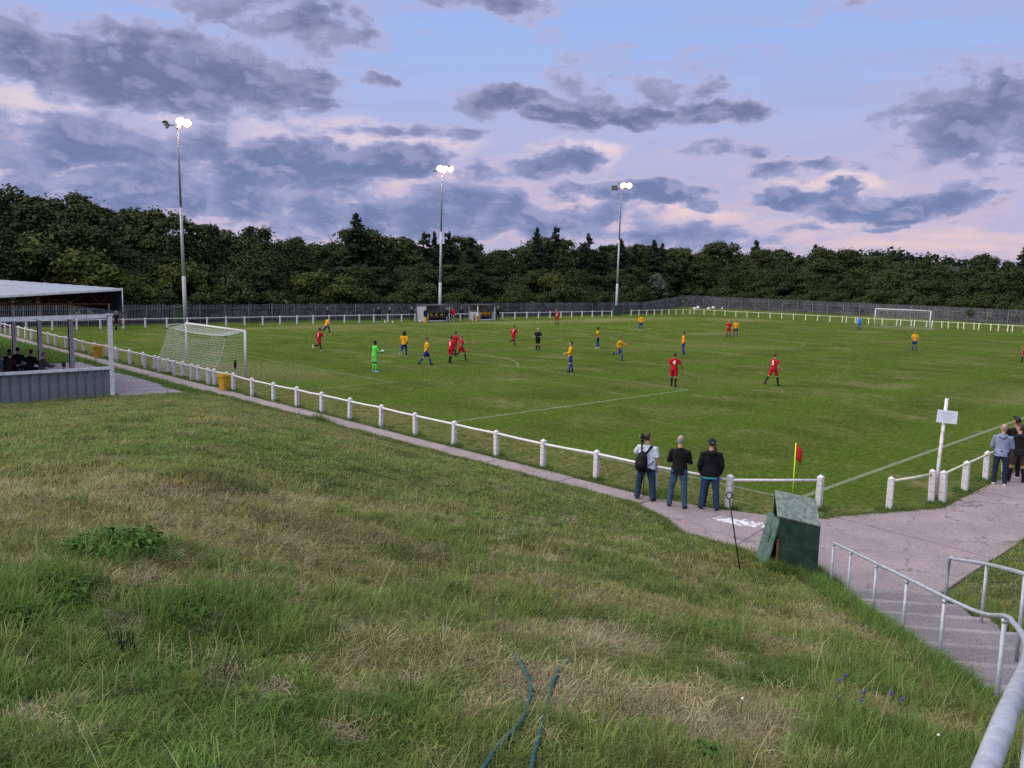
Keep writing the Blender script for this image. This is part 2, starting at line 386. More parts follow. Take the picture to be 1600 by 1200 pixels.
def blob(cx, cy, rx_, ry_):
    q = t.math('ADD', t.math('POWER', t.math('ABSOLUTE', t.math('DIVIDE', t.math('SUBTRACT', x[0], cx), rx_)), 2), t.math('POWER', t.math('ABSOLUTE', t.math('DIVIDE', t.math('SUBTRACT', x[1], cy), ry_)), 2))
    return t.math('MULTIPLY', t.step(t.math('ADD', q, t.math('MULTIPLY_ADD', c3, 3.0, -1.5)), 1.5, .1), 1.0)
wear = None   # bare, trodden places: goal mouths, linesman's run, patches down the wings
for bl_ in ((2.0, 34.5, 3.5, 5.5), (11, 34.5, 1.2, 1.0), (97, 34.5, 3.5, 5.5), (72, 64.5, 22, 3.2), (52, 66, 14, 1.8), (96, 58, 7, 5), (24, 67, 16, 1.6), (28.0, 8.2, 2.4, 1.0), (60, 40, 5, 2), (40, 2.0, 16, 1.2)):
    w_ = blob(*bl_); wear = w_ if wear is None else t.math('MAXIMUM', wear, w_)
col = t.mix(t.math('MULTIPLY', wear, t.math('MULTIPLY_ADD', t.step(c4, .40, .62), .42, .04)), col, t.mix(c4, (0.1636, 0.1408, 0.0749), (0.2945, 0.2535, 0.1622)))
edge = t.step(t.math('ADD', x[0], t.math('MULTIPLY', c3, 1.2)), 1.2, .2)   # the strip by the fence is drier and browner
col = t.mix(t.math('MULTIPLY', edge, t.math('MULTIPLY_ADD', t.step(c3, .35, .6), .5, .08)), col, t.mix(t.step(c4, .35, .65), (0.0654, 0.0620, 0.0200), (0.2182, 0.1859, 0.0998)))
t.bump(d, .8, .03)
TURF = t.fin(col, 1.0, spec=0.0)
# chalk lines, thin and broken
t = NT('chalk_line'); o = t.pos(); f = t.noise(o, 30, 4, .7); g = t.noise(o, .7, 3)
al = t.math('MULTIPLY', t.step(f, .36, .62), t.math('MULTIPLY_ADD', g, .55, .04, clamp=True), clamp=True)
m = t.fin((.50, .52, .47), .9, spec=.1); t.l.new(al, t.b.inputs['Alpha']); CHALK = m
t = NT('fresh_chalk_line'); o = t.pos(); f = t.noise(o, 26, 4, .7)
al = t.math('MULTIPLY', t.step(f, .36, .64), .58)
m = t.fin((.40, .43, .34), .9, spec=.1); t.l.new(al, t.b.inputs['Alpha']); CHALK2 = m
# bank soil and blades share a painted tint (kinds of grass: green, dry, lush)
t = NT('bank_ground'); tint = t.attr('tint'); o = t.pos()
d = t.noise(o, 16, 6, .75); e = t.noise(o, 90, 4, .7)
col = t.mix(t.step(d, .3, .7), t.mix(.5, tint, (.04, .045, .018)), tint)
col = t.mix(t.math('MULTIPLY', t.step(e, .45, .75), .6), col, (.15, .14, .07))
col = t.mix(t.math('MULTIPLY', t.step(e, .5, .3), .7), col, (.025, .03, .01))
t.bump(t.math('ADD', d, e), 1.0, .05)
BANKM = t.fin(col, 1.0, spec=0.0)
t = NT('grass_blade'); tint = t.attr('tint', 'INSTANCER'); tone = t.attr('tone', out='Fac')
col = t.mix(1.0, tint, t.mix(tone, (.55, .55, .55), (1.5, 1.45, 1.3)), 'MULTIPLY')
BLADE = t.fin(col, .7, spec=.2)
def translucent(t, col, f):
    tr_ = t.n.new('ShaderNodeBsdfTranslucent'); t.set(tr_.inputs[0], col); mx = t.n.new('ShaderNodeMixShader'); mx.inputs[0].default_value = f
    out = [q for q in t.n if q.type == 'OUTPUT_MATERIAL'][0]; t.l.new(t.b.outputs[0], mx.inputs[1]); t.l.new(tr_.outputs[0], mx.inputs[2]); t.l.new(mx.outputs[0], out.inputs[0])
translucent(t, col, .4)
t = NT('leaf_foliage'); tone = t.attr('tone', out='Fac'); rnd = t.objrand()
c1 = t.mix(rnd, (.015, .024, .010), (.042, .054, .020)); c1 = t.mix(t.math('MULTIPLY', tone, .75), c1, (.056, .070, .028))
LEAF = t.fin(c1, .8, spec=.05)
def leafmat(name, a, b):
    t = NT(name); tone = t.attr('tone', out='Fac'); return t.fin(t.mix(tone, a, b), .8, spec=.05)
LEAF_PINE = leafmat('dark_conifer_foliage', (.012, .020, .012), (.028, .038, .022))
LEAF_OLIVE = leafmat('olive_foliage', (.040, .055, .014), (.082, .096, .026))
LEAF_GREY = leafmat('silvery_foliage', (.06, .075, .055), (.12, .14, .105))
LEAF_BUSH = leafmat('bush_foliage', (.021, .033, .012), (.052, .068, .025))
LEAF_WEED = leafmat('weed_leaf', (.028, .075, .014), (.07, .135, .03))
BARK = plain('bark', (.05, .042, .032), .9, .4, 4)
# ================================================================== the setting
AZ0 = _yaw
ST0 = np.array([-5.5, -3.4]); STD = np.array([-.775, -.632]); STE = np.array([.632, -.775]); STW = 1.78
def zstair(t): return np.where(t < 7.4, .178*t, .178*7.4+.42*(t-7.4))
TOE = [(-3.75, 27), (-3.75, 2.6), (-4.2, 1.2), (-4.85, .2), (-4.6, -1.7), (-5.35, -3.25), (-4.3, -4.95), (90, -4.95)]
TOE2 = [(-90, 28.3), (-7.2, 28.3), (-3.75, 27)]
POLY = TOE+[(90, -90), (-90, -90)]+TOE2
def segd(x, y, P):
    d = np.full(np.shape(x), 1e9)
    for (ax, ay), (bx, by) in zip(P[:-1], P[1:]):
        ux, uy = bx-ax, by-ay; t = np.clip(((x-ax)*ux+(y-ay)*uy)/(ux*ux+uy*uy), 0, 1)
        d = np.minimum(d, np.hypot(x-ax-t*ux, y-ay-t*uy))
    return d
def inside(x, y):
    r = np.zeros(np.shape(x), bool); n = len(POLY)
    for i in range(n):
        (ax, ay), (bx, by) = POLY[i], POLY[(i+1) % n]
        if ay == by: continue
        r ^= ((ay > y) != (by > y)) & (x < (bx-ax)*(y-ay)/(by-ay)+ax)
    return r
def ground_z(x, y):
    """height of the grass bank; negative outside its toe"""
    x = np.asarray(x, float); y = np.asarray(y, float)
    s1 = segd(x, y, TOE); s2 = segd(x, y, TOE2); ins = inside(x, y)
    a = .245*s1; b = .105*s2; k = .35
    h = np.clip(.5+.5*(b-a)/k, 0, 1); z = b*(1-h)+a*h-k*h*(1-h); z = np.maximum(z, np.minimum(a, b)*.6)
    k = .8; c = 4.4; h = np.clip(.5+.5*(c-z)/k, 0, 1); z = c*(1-h)+z*h-k*h*(1-h)
    w = np.clip(np.minimum(s1, s2)/1.5, 0, 1)
    z = z+w*(.035*np.sin(1.7*x+.6*y+.5)+.03*np.sin(.9*x-1.9*y)+.02*np.sin(3.7*x+2.9*y+1))
    tt = (x-ST0[0])*STD[0]+(y-ST0[1])*STD[1]; ww = (x-ST0[0])*STE[0]+(y-ST0[1])*STE[1]
    zs = zstair(np.maximum(tt, 0)); out = np.maximum(-ww-.08, ww-STW-.08)
    lim = np.where(out < 0, zs-.45, zs+.05+.28*out); on = (tt > -.4) & (tt < 11)
    z = np.where(on, np.minimum(z, lim), z)
    return np.where(ins, z, -np.minimum(.3, .25*np.minimum(s1, s2)))
def in_stairs(x, y, m=.0):
    tt = (x-ST0[0])*STD[0]+(y-ST0[1])*STD[1]; ww = (x-ST0[0])*STE[0]+(y-ST0[1])*STE[1]
    return (tt > -.3) & (tt < 11) & (ww > -.05-m) & (ww < STW+.05+m)

# ---- painted kinds of grass on the bank
_rs = np.random.RandomState(3)
def vnoise(x, y, s, seed=0):
    """smooth value noise, numpy"""
    rs = np.random.RandomState(seed); T = rs.rand(256, 256)
    u = x/s+57.3; v = y/s+91.7; iu = np.floor(u).astype(int); iv = np.floor(v).astype(int)
    fu = u-iu; fv = v-iv; fu = fu*fu*(3-2*fu); fv = fv*fv*(3-2*fv)
    g = lambda i, j: T[i % 256, j % 256]
    return (g(iu, iv)*(1-fu)+g(iu+1, iv)*fu)*(1-fv)+(g(iu, iv+1)*(1-fu)+g(iu+1, iv+1)*fu)*fv
def fbm(x, y, s, seed=0, o=4):
    r = 0; a = .5; t = 0
    for i in range(o): r = r+a*vnoise(x, y, s/2**i, seed+i); t += a; a *= .55
    return r/t
LUSH, GREEN, OLIVE, DRY, STRAW, DARKG = [np.array(c) for c in ((.135, .220, .052), (.180, .232, .068), (.218, .240, .084), (.275, .248, .118), (.41, .345, .235), (.082, .128, .034))]
PATCH = [ # x, y, rx, ry, colour, weight
 (-18.6, -4.5, 1.5, 2.6, LUSH, .9), (-18.4, -5.8, 1.6, .8, LUSH, .8), (-17.6, -3.6, 1.0, 1.2, LUSH, .7),
 (-16.3, 0.0, 2.6, 2.0, DRY, 0.54), (-15.3, -1.3, 2.0, 1.6, DRY, 0.58), (-14.0, 3.0, 4.0, 1.3, OLIVE, 0.50), (-13.0, 1.0, 4, 1.0, DRY, 0.40), (-17.2, 2.6, 1.6, 2.4, DRY, 0.43),
 (-16.2, -4.6, .9, .7, OLIVE, 0.43), (-16.0, -5.9, .55, .5, STRAW, .75), (-15.2, -6.5, .7, .55, STRAW, .65), (-15.3, -7.1, .7, .45, STRAW, .55), (-14.4, -6.5, .9, .5, DRY, 0.50),
 (-14.4, -4.9, 1.1, .6, STRAW, .5), (-11.2, -2.7, 1.8, 1.2, LUSH, .45), (-10.2, -4.2, 1.6, .9, GREEN, .6), (-12.9, -3.2, 1.5, .8, DRY, 0.32), (-13.0, -6.4, 1.0, .5, LUSH, .6), (-12.4, -6.7, 1.4, .6, LUSH, .8), (-14.4, -7.9, 1.2, .6, LUSH, .8),
 (-12.9, 16.0, 3.5, 6.0, OLIVE, 0.36), (-9, 9, 2, 4, GREEN, .6), (-9.5, 22.5, 1.0, 4.5, DRY, 0.43), (-12.5, 5.2, 1.5, 2.0, LUSH, .4), (-8, 4, 1.6, 2.5, OLIVE, 0.36), (-7, 0, 1.4, 1.4, GREEN, .7), (-6, -2, 1.2, 1.0, OLIVE, 0.36), (-2, -7.5, 5, 2, DRY, 0.32)]
BARE = [(-17.66, -2.94), (-18.13, -3.17), (-18.01, -3.58), (-18.01, -3.81), (-17.8, -4.97), (-17.73, -5.37), (-17.27, -5.62), (-18.32, -2.06), (-19.06, -5.31), (-18.88, -5.09), (-7.82, 1.09), (-9.23, 0.71), (-8.1, -0.67), (-12.17, -5.55), (-15.92, -6.51), (-16.36, -4.94), (-18.95, -5.67), (-17.64, -6.05)]
PATCH += [(bx_, by_, .13 if bx_ < -12 else .3, .10 if bx_ < -12 else .24, STRAW, .85) for bx_, by_ in BARE]
def bank_tint(x, y):
    n = fbm(x, y, 4.5, 11, 5)[..., None]; n2 = fbm(x, y, 1.1, 23, 4)[..., None]; n3 = fbm(x, y, .28, 31, 3)[..., None]
    c = GREEN+(OLIVE-GREEN)*np.clip((n-.40)*3.2, 0, 1)
    for (px, py, rx, ry, col, w) in PATCH:
        q = ((x-px)/rx)**2+((y-py)/ry)**2+(n2[..., 0]-.5)*2.6
        m = np.clip(1.25-q, 0, 1)[..., None]; m = m*m*(3-2*m)*w
        c = c+(col-c)*m
    c = c+(DRY-c)*np.clip((n2-.59)*4.5, 0, .55)
    c = c+(DARKG-c)*np.clip((.41-n2)*4, 0, .55)
    c = c+(STRAW-c)*np.clip((n3-.68)*6, 0, .5)
    c = c+(LUSH-c)*np.clip((.36-n3)*4, 0, .5)
    return c

# broad land under and round everything
t = NT('wood_floor'); o = t.pos(); f = t.noise(o, .3, 5)
LAND = t.fin(t.mix(t.step(f, .35, .65), (.035, .045, .015), (.07, .075, .03)), .95, spec=.1)
m = MB(); m.add([(-2500, -2500, -.34), (2500, -2500, -.34), (2500, 2500, -.34), (-2500, 2500, -.34)], [(0, 1, 2, 3)])
tag(m.build('ground', LAND), kind='structure')
# the field: one turf sheet out to the fences and beyond them to the palisade
m = MB(); m.add([(-60, 25, -.004), (-2.9, 25, -.004), (-2.9, 84, -.004), (-60, 84, -.004)], [(0, 1, 2, 3)])
tag(m.build('grass_verge', TURF), kind='structure')
m = MB(); m.add([(-3.0, -2.75, 0), (106, -2.75, 0), (106, 84, 0), (-3.0, 84, 0)], [(0, 1, 2, 3)])
tag(m.build('pitch', TURF), kind='structure')
m = MB()
ys = np.linspace(-30, 110, 36); xs_ = [105.9, 108, 111, 114, 117, 121, 130, 200]; zz = [-.02, .12, .35, .6, .8, .95, 1.0, 1.0]
vs = [(x, y, z*(.5+.5*min(1, max(0, (y+5)/60)))+.05*sin(y*.5+x)) for y in ys for x, z in zip(xs_, zz)]; n = len(xs_)
m.add(vs, [(j*n+i, j*n+i+1, (j+1)*n+i+1, (j+1)*n+i) for j in range(len(ys)-1) for i in range(n-1)], True)
tag(m.build('field_edge_bank', TURF), kind='structure')

# the grass bank
gx = np.concatenate([np.arange(-46, -24, .8), np.arange(-24, -3.0, .2), np.arange(-3, 24, .5)]); gy = np.concatenate([np.arange(-24, -12, .6), np.arange(-12, 10, .2), np.arange(10, 30.1, .35)])
X, Y = np.meshgrid(gx, gy); Z = ground_z(X, Y)
idx = np.arange(X.size).reshape(X.shape)
F = np.stack([idx[:-1, :-1], idx[:-1, 1:], idx[1:, 1:], idx[1:, :-1]], -1).reshape(-1, 4)
keep = (Z.ravel()[F] > -.29).any(1); F = F[keep]
used_, inv = np.unique(F, return_inverse=True); F = inv.reshape(F.shape)
BV = np.stack([X.ravel(), Y.ravel(), Z.ravel()], 1)[used_]
me = np_mesh('bank', BV, F, BANKM, True)
ca = me.attributes.new('tint', 'FLOAT_COLOR', 'POINT')
tc_ = bank_tint(BV[:, 0], BV[:, 1]); ca.data.foreach_set('color', np.concatenate([tc_, np.ones((len(tc_), 1))], 1).astype(np.float32).ravel())
tag(put('grass_bank', me), kind='structure')

# path round the pitch, cast in bays; each bay is a slab
path = empty('path', (-3.25, 2.4, 0)); tag(path, kind='structure')
y = 2.45; k = 0
rs = random.Random(4)
while y < 70:
    L = 2.9+rs.uniform(-.1, .1)
    if y < 55 or True:
        w = .98+rs.uniform(-.03, .03)
        mb = MB(); mb.bbox((0, 0, 0), (w, L-.03, .2), .012)
        put('path_slab', mb.mesh('path_slab', PATHM), path, (-.03+rs.uniform(-.02, .02), y+L/2-2.4, -.068+rs.uniform(-.006, .006)), (rs.uniform(-.003, .003), rs.uniform(-.006, .006), 0))
    y += L
def poly_sheet(name, pts, z, th, mat, parent=None, loc=(0, 0, 0)):
    if loc is None: loc = parent.location.copy(); at = (0, 0, 0)
    else: at = loc
    n = len(pts); vs = [(x-loc[0], y-loc[1], z) for x, y in pts]+[(x-loc[0], y-loc[1], z-th) for x, y in pts]
    fs = [tuple(range(n)), tuple(reversed(range(n, 2*n)))]+[(i, i+n, (i+1) % n+n, (i+1) % n) for i in range(n)]
    m = MB(); m.add(vs, fs); me = m.mesh(name, mat)
    bm = bmesh.new(); bm.from_mesh(me); bmesh.ops.recalc_face_normals(bm, faces=bm.faces); bm.to_mesh(me); bm.free()
    return put(name, me, parent, at)
plaza = empty('pavement', (-2.5, -2.5, 0)); tag(plaza, kind='structure')
PL = (-2.5, -2.5, 0); ZERO = None
def wob(a, b, n, s, amp):
    r = random.Random(s); return [(a[0]+(b[0]-a[0])*i/n+(r.uniform(-amp, amp) if 0 < i < n else 0), a[1]+(b[1]-a[1])*i/n+(r.uniform(-amp, amp) if 0 < i < n else 0)) for i in range(n)]
poly_sheet('paving_base', [(-2.74, 2.42), (-3.76, 2.42), (-5.2, -1.0), (-5.8, -2.4), (-5.5, -3.4), (-4.4, -4.85), (2.3, -4.95), (2.3, -2.85), (-1.1, -1.2), (-1.95, -.5), (-2.7, 1.5)], .012, .25, PATHM, plaza, ZERO)
S1 = [(-3.78, 2.42), (-4.3, 1.3), (-4.95, .3), (-5.2, -1.0)]
poly_sheet('paving_slab', S1+[(-1.95, -.52)]+wob((-1.95, -.2), (-2.72, 1.6), 5, 1, .05)+[(-2.74, 2.42)], .026, .25, PATHM, plaza, ZERO)
poly_sheet('paving_slab', [(-5.3, -1.04), (-5.9, -2.4), (-5.55, -3.42), (-4.42, -4.82), (-1.2, -4.9)]+wob((-1.15, -1.15), (-1.93, -.55), 4, 2, .04)+[], .022, .25, PATHM, plaza, ZERO)
poly_sheet('paving_slab', [(-1.17, -4.93), (2.2, -4.97), (2.25, -2.83)]+wob((2.2, -2.8), (-1.12, -1.18), 10, 3, .07), .028, .25, PATHM, plaza, ZERO)
x = 2.27; k = 0
while x < 30:
    L = 2.6
    poly_sheet('paving_slab', [(x, -4.97), (x+L-.03, -4.97), (x+L-.03, -2.8)]+wob((x+L-.03, -2.8), (x, -2.82), 4, k+9, .04)[1:]+[(x, -2.82)], .024+.006*(k % 2), .25, PATHM, plaza, ZERO); x += L; k += 1
# old concrete apron in front of the stand
apron = empty('apron', (-5.5, 30, 0)); tag(apron, kind='structure')
y = 26.1
for k in range(9):
    L = 4.4
    x0 = -4.3 if k else -4.6
    poly_sheet('apron_slab', wob((-7.15, y), (x0, y), 4, k+30, .06)+wob((x0, y), (x0-.2*(k > 3), y+L-.04), 5, k+50, .09)+[(x0-.2*(k > 3), y+L-.04), (-7.15, y+L-.04)], .012+.006*(k % 2), .2, SLABM, apron, None); y += L
# strips of white paint across the path
for y0, w in ((19.05, .07), (28.15, .08)):
    m = MB(); m.add([(-3.70, y0, .042), (-2.80, y0-.03, .042), (-2.80, y0+w-.03, .042), (-3.70, y0+w, .042)], [(0, 1, 2, 3)])
    tag(m.build('path_marking', WHITE), kind='structure')

# pitch markings
LW, PWD = 98.89, 69.03; G0 = PWD/2
def line_mesh(segs, w=.10, z=.005, mat=None, name='pitch_marking'):
    m = MB()
    for (a, b) in segs:
        a = Vector((*a, z)); b = Vector((*b, z)); d = (b-a).normalized(); n_ = Vector((-d.y, d.x, 0))*w/2
        m.add([a-n_, b-n_, b+n_, a+n_], [(0, 1, 2, 3)])
    return tag(m.build(name, mat or CHALK), kind='structure')
def arc(cx, cy, r, a0, a1, n=40):
    p = [(cx+r*cos(R(a0+(a1-a0)*i/n)), cy+r*sin(R(a0+(a1-a0)*i/n))) for i in range(n+1)]; return list(zip(p[:-1], p[1:]))
line_mesh([((0, .1), (LW, .1))], .16, mat=CHALK2, name='touchline_marking')
line_mesh([((0, .2), (0, PWD))], .13, mat=CHALK, name='goal_line_marking')
line_mesh([((LW, 0), (LW, PWD)), ((.1, PWD), (LW-.1, PWD))])
line_mesh([((LW/2, .2), (LW/2, G0-9.2)), ((LW/2, G0-9.1), (LW/2, PWD-.1))])
line_mesh(arc(LW/2, G0, 9.15, 0, 360, 80), z=.009)
for s, x0 in ((1, 0), (-1, LW)):
    d = 16.46*s
    line_mesh([((x0+.1*s, G0-20.16), (x0+d, G0-20.16))], .14, mat=CHALK2); line_mesh([((x0+d, G0-20.08), (x0+d, G0+20.16)), ((x0+d, G0+20.16), (x0+.1*s, G0+20.16))])
    d = 5.5*s
    line_mesh([((x0+.1*s, G0-9.16), (x0+d, G0-9.16)), ((x0+d, G0-9.1), (x0+d, G0+9.16)), ((x0+d, G0+9.16), (x0+.1*s, G0+9.16))])
    line_mesh(arc(x0+10.97*s, G0, 9.15, -53 if s > 0 else 127, 53 if s > 0 else 233), z=.009, mat=CHALK2)

# steps up the bank
steps = empty('steps', (ST0[0], ST0[1], 0)); tag(steps, kind='structure')
rz = math.atan2(STD[1], STD[0])
TR = .92
for k in range(12):
    t0 = .25+k*TR; zt = float(zstair(t0+TR*.5)) if k > 7 else .164*(k+1)
    L = TR-.004 if k < 11 else 1.5
    mb = MB(); mb.bbox((t0+.13+(L-.13)/2+.02, STW/2, zt-.16), (L-.13, STW+rs.uniform(-.05, .12), .32), .012)
    st_ = put('step', mb.mesh('step', STEPM), steps, (0, 0, 0), (0, 0, rz))
    mb = MB(); mb.bbox((t0+.065+.015, STW/2, zt-.157), (.13, STW+rs.uniform(-.02, .1), .32), .014)
    put('nosing', mb.mesh('nosing', NOSEM), st_)
def SP(t, w, z=0):   # a point on the stairs
    return (ST0[0]+STD[0]*t+STE[0]*w, ST0[1]+STD[1]*t+STE[1]*w, float(zstair(t))+z)
def smooth_path(p, n=6):
    """round a polyline (Catmull-Rom)"""
    p = [Vector(q) for q in p]; o = []
    for i in range(len(p)-1):
        a, b, c_, d = p[max(i-1, 0)], p[i], p[i+1], p[min(i+2, len(p)-1)]
        for k in range(n):
            u = k/n; o.append(.5*((2*b)+(-a+c_)*u+(2*a-5*b+4*c_-d)*u*u+(-a+3*b-3*c_+d)*u**3))
    o.append(p[-1]); return o
h = empty('handrail', SP(0, 0), 0, 'galvanised tube handrail up the near side of the steps and close past the viewer', 'handrail')
def rel(p, e): return Vector(p)-e.location
base = h.location.copy()
tops = [Vector(SP(0, 0, .90)), Vector(SP(1.0, 0, .91)), Vector(SP(3.4, 0, .92)), Vector(SP(5.6, 0, .93))]
bend = [Vector(SP(6.35, .0, .95)), Vector((-11.35, -8.0, 2.1)), Vector((-12.3, -8.7, 2.2))]
mb = MB()
NEARR = [(-10.79, -7.49, 2.30), (-11.84, -7.81, 2.63), (-12.91, -8.11, 2.96), (-14.35, -8.46, 3.43), (-15.69, -8.75, 3.89), (-16.94, -9.01, 4.33), (-17.57, -9.13, 4.53), (-17.93, -9.19, 4.61), (-18.21, -9.23, 4.63), (-18.5, -9.27, 4.65)]
pts = [tops[0]-base+Vector((0, 0, -.03)), tops[0]-base]+smooth_path([p-base for p in tops]+[Vector(q)-base for q in NEARR], 5)[1:]
mb.tube(pts, .0245, 12); mb.build('rail', GALV, h)
for t_ in (0.02, 1.05, 2.35, 3.6, 4.85, 6.6):
    b_ = Vector(SP(t_, 0, -.2)); tp = Vector(SP(t_, 0, .90)) if t_ < 6 else Vector((-10.79, -7.49, 2.28))
    if t_ > 6: b_ = Vector((-10.79, -7.49, .9))
    mb = MB(); mb.tube([b_-base, tp-base+Vector((0, 0, -.01))], .024, 8); mb.tube([tp-base-Vector((0, 0, .045)), tp-base-Vector((0, 0, .015))], .033, 8)
    mb.build('post', GALV, h)
mb = MB(); mb.tube([rel((-17.93, -9.25, 3.2), h), rel((-17.93, -9.25, 4.66), h)], .022, 10); mb.build('post', GALV, h)
h = empty('handrail', SP(.5, STW+.1), 0, 'galvanised tube handrail with a bent end beside the far edge of the steps', 'handrail')
base = h.location.copy(); mb = MB()
rp = [(-4.72, -5.12, .1), (-4.72, -5.12, .82), (-4.79, -5.17, .93), (-4.98, -5.3, .98), (-6.29, -6.12, 1.42), (-8.4, -7.1, 2.05), (-9.6, -7.9, 2.35)]
mb.tube([rel(q, h) for q in [rp[0], (-4.72, -5.12, .5)]]+smooth_path([rel(q, h) for q in rp[1:]], 5), .030, 10); mb.build('rail', GALV, h)
for q, z0 in (((-6.29, -6.12, 1.42), .3), ((-8.4, -7.1, 2.05), .9)):
    mb = MB(); mb.tube([rel((q[0], q[1], z0), h), rel((q[0], q[1], q[2]-.01), h)], .024, 8); mb.build('post', GALV, h)
# ---- white post and rail fences
def post_mesh(name, hgt, w, mat):
    m = MB(); m.bbox((0, 0, hgt/2-.15), (w, w, hgt+.3), .018)
    vs = [(-w/2+.02, -w/2+.02, hgt), (w/2-.02, -w/2+.02, hgt), (w/2-.02, w/2-.02, hgt), (-w/2+.02, w/2-.02, hgt), (0, 0, hgt+.045)]
    m.add(vs, [(0, 1, 4), (1, 2, 4), (2, 3, 4), (3, 0, 4)]); return m.mesh(name, mat)
PM_NEAR = post_mesh('near_post', .84, .145, CONC_POST); PM_FAR = post_mesh('far_post', .93, .14, WHITE); PM_OLD = post_mesh('old_post', .86, .15, WHITE_OLD); PM_Y = post_mesh('cream_post', .93, .14, YPOST)
def rail_fence(label, pts, pm, rz_, mat, railz=.78, rr=.034, sag=.006, group=None, tilt=.03, sd=1, extra=(), loose=()):
    e = empty('rail_fence', (pts[0][0], pts[0][1], 0), 0, label, 'fence', group); r = random.Random(sd)
    for i, p in enumerate(pts):
        put('post', pm, e, (p[0]-pts[0][0], p[1]-pts[0][1], r.uniform(-.03, .02)), (r.uniform(-tilt, tilt), r.uniform(-tilt, tilt), rz_+r.uniform(-.06, .06)))
    for p in extra:
        put('post', pm, e, (p[0]-pts[0][0], p[1]-pts[0][1], r.uniform(-.03, .03)), (r.uniform(-tilt, tilt), r.uniform(-tilt, tilt), rz_+r.uniform(-.08, .08)))
    m = MB(); pp = []
    for i, p in enumerate(pts):
        pp.append(Vector((p[0]-pts[0][0], p[1]-pts[0][1], railz+r.uniform(-.012, .012))))
        if i+1 < len(pts):
            q = pts[i+1]; pp.append(Vector(((p[0]+q[0])/2-pts[0][0], (p[1]+q[1])/2-pts[0][1], railz-sag+r.uniform(-.008, .008))))
    m.tube(pp, rr, 8); m.build('rail', mat, e)
    for i in range(2, len(pts)-1, 3):      # couplings
        a, b = pp[2*i], pp[2*i+1]; d = (b-a).normalized(); c0 = a+d*.35
        mb = MB(); mb.tube([c0-d*.06, c0+d*.06], rr*1.3, 8); mb.build('coupling', mat, e)
    return e
NEAR = [(-.35, -.72), (-2.14, .77), (-2.38, 2.85), (-2.44, 4.79), (-2.60, 6.7), (-2.57, 8.75), (-2.58, 10.8), (-2.58, 12.88), (-2.55, 14.99), (-2.6, 16.98), (-2.6, 19.0), (-2.66, 20.85), (-2.68, 22.8), (-2.7, 24.73), (-2.6, 26.8), (-2.6, 28.8), (-2.55, 30.8), (-2.5, 32.8), (-2.45, 34.8)]
y = 36.8
while y < 72.5: NEAR.append((-2.35+.06*sin(y), y)); y += 2.03
EX = [(-2.55, y0) for y0 in (27.55, 29.6, 31.6, 33.75, 35.85, 37.9, 40.2, 42.3)]
rail_fence('long white concrete post and tube rail fence beside the near path', NEAR, PM_NEAR, 0, WHITE, .74, .036, extra=EX, sd=2)
FARX = list(np.arange(-2.2, 42.8, 2.03)); rail_fence('white post and rail fence in front of the palisade left of the dugouts', [(x, 71.6) for x in FARX], PM_FAR, 0, WHITE, .86, .035, sd=5)
rail_fence('short length of white rail fence between the two dugouts', [(46.9, 70.6), (49.0, 70.6), (51.1, 70.6)], PM_FAR, 0, WHITE, .86, .035, sd=9)
FARX = list(np.arange(54.9, 81.6, 2.35)); rail_fence('white post and rail fence right of the dugouts, ending before the right pole', [(x, 71.4) for x in FARX], PM_FAR, 0, WHITE, .86, .035, sd=6)
FARX = list(np.arange(86.8, 105.6, 2.1)); rail_fence('white rail fence running into the far corner from the right pole', [(x, 72.3) for x in FARX], PM_Y, 0, YPOST, .86, .035, sd=7)
FY = list(np.arange(72.3, -8, -2.05)); rail_fence('cream rail fence behind the far goal line', [(105.2-.3*sin(y*.2), y) for y in FY], PM_Y, 0, YPOST, .86, .035, sd=8, tilt=.05, extra=[(105.0, y0) for y0 in (36.9, 35.0, 32.6, 30.4, 28.4, 26.5, 24.1, 22.4, 45.0, 43.3)])
rail_fence('single bay of old fence with flaking white paint by the corner gap', [(.95, -1.95), (2.62, -2.38)], PM_OLD, .2, YPOST, .76, .034, sd=3, tilt=.03)
rail_fence('white fence with a pale rail along the touchline past the sign post', [(2.78+.0, -2.6)]+[(4.62+1.86*k, -2.57) for k in range(14)], post_mesh('touchline_post', .86, .16, WHITE_OLD), 0, YPOST, .80, .03, sd=4)

# sign post
h = empty('sign_post', (2.76, -2.42, 0), 0, 'leaning white pole with a small faintly printed white board', 'sign')
mb = MB(); mb.tube([(0, 0, 0), (.14, .02, 1.2), (.33, .03, 2.72)], .045, 10); mb.build('pole', WHITE_OLD, h)
mb = MB(); vd = Vector((cos(AZ0-R(8)), sin(AZ0-R(8)), 0)); rt = Vector((vd.y, -vd.x, 0))
rot = Matrix((rt, vd, Vector((0, 0, 1)))).transposed() @ Matrix.Rotation(R(4), 3, 'Y') @ Matrix.Rotation(R(-5), 3, 'X')
bp = Vector((.29, .0, 2.25))-vd*.075; mb.bbox((0, 0, 0), (.50, .03, .33), .006); b_ = mb.build('board', plain('white_board', (.60, .64, .72), .45, .06, 5, dirt=(.42, .45, .55), dirt_amt=.6, dirt_scale=9), h); b_.location = bp; b_.rotation_euler = rot.to_euler()
PRINT = plain('faded_print', (.36, .39, .47), .6, .2, 20)
for k, (w_, z_) in enumerate(((.26, .10), (.20, .06), (.30, .01), (.24, -.04), (.16, -.09))):
    mb = MB(); mb.box((.015*(k % 2), -.0162, z_), (w_, .001, .012)); mb.build('printed_line', PRINT, b_)
for s in (-1, 1):
    mb = MB(); mb.tube([bp+Vector((0, 0, .09*s))-vd*.002, bp+Vector((0, 0, .09*s))+vd*.13], .012, 6); mb.build('bracket', GALV, h)

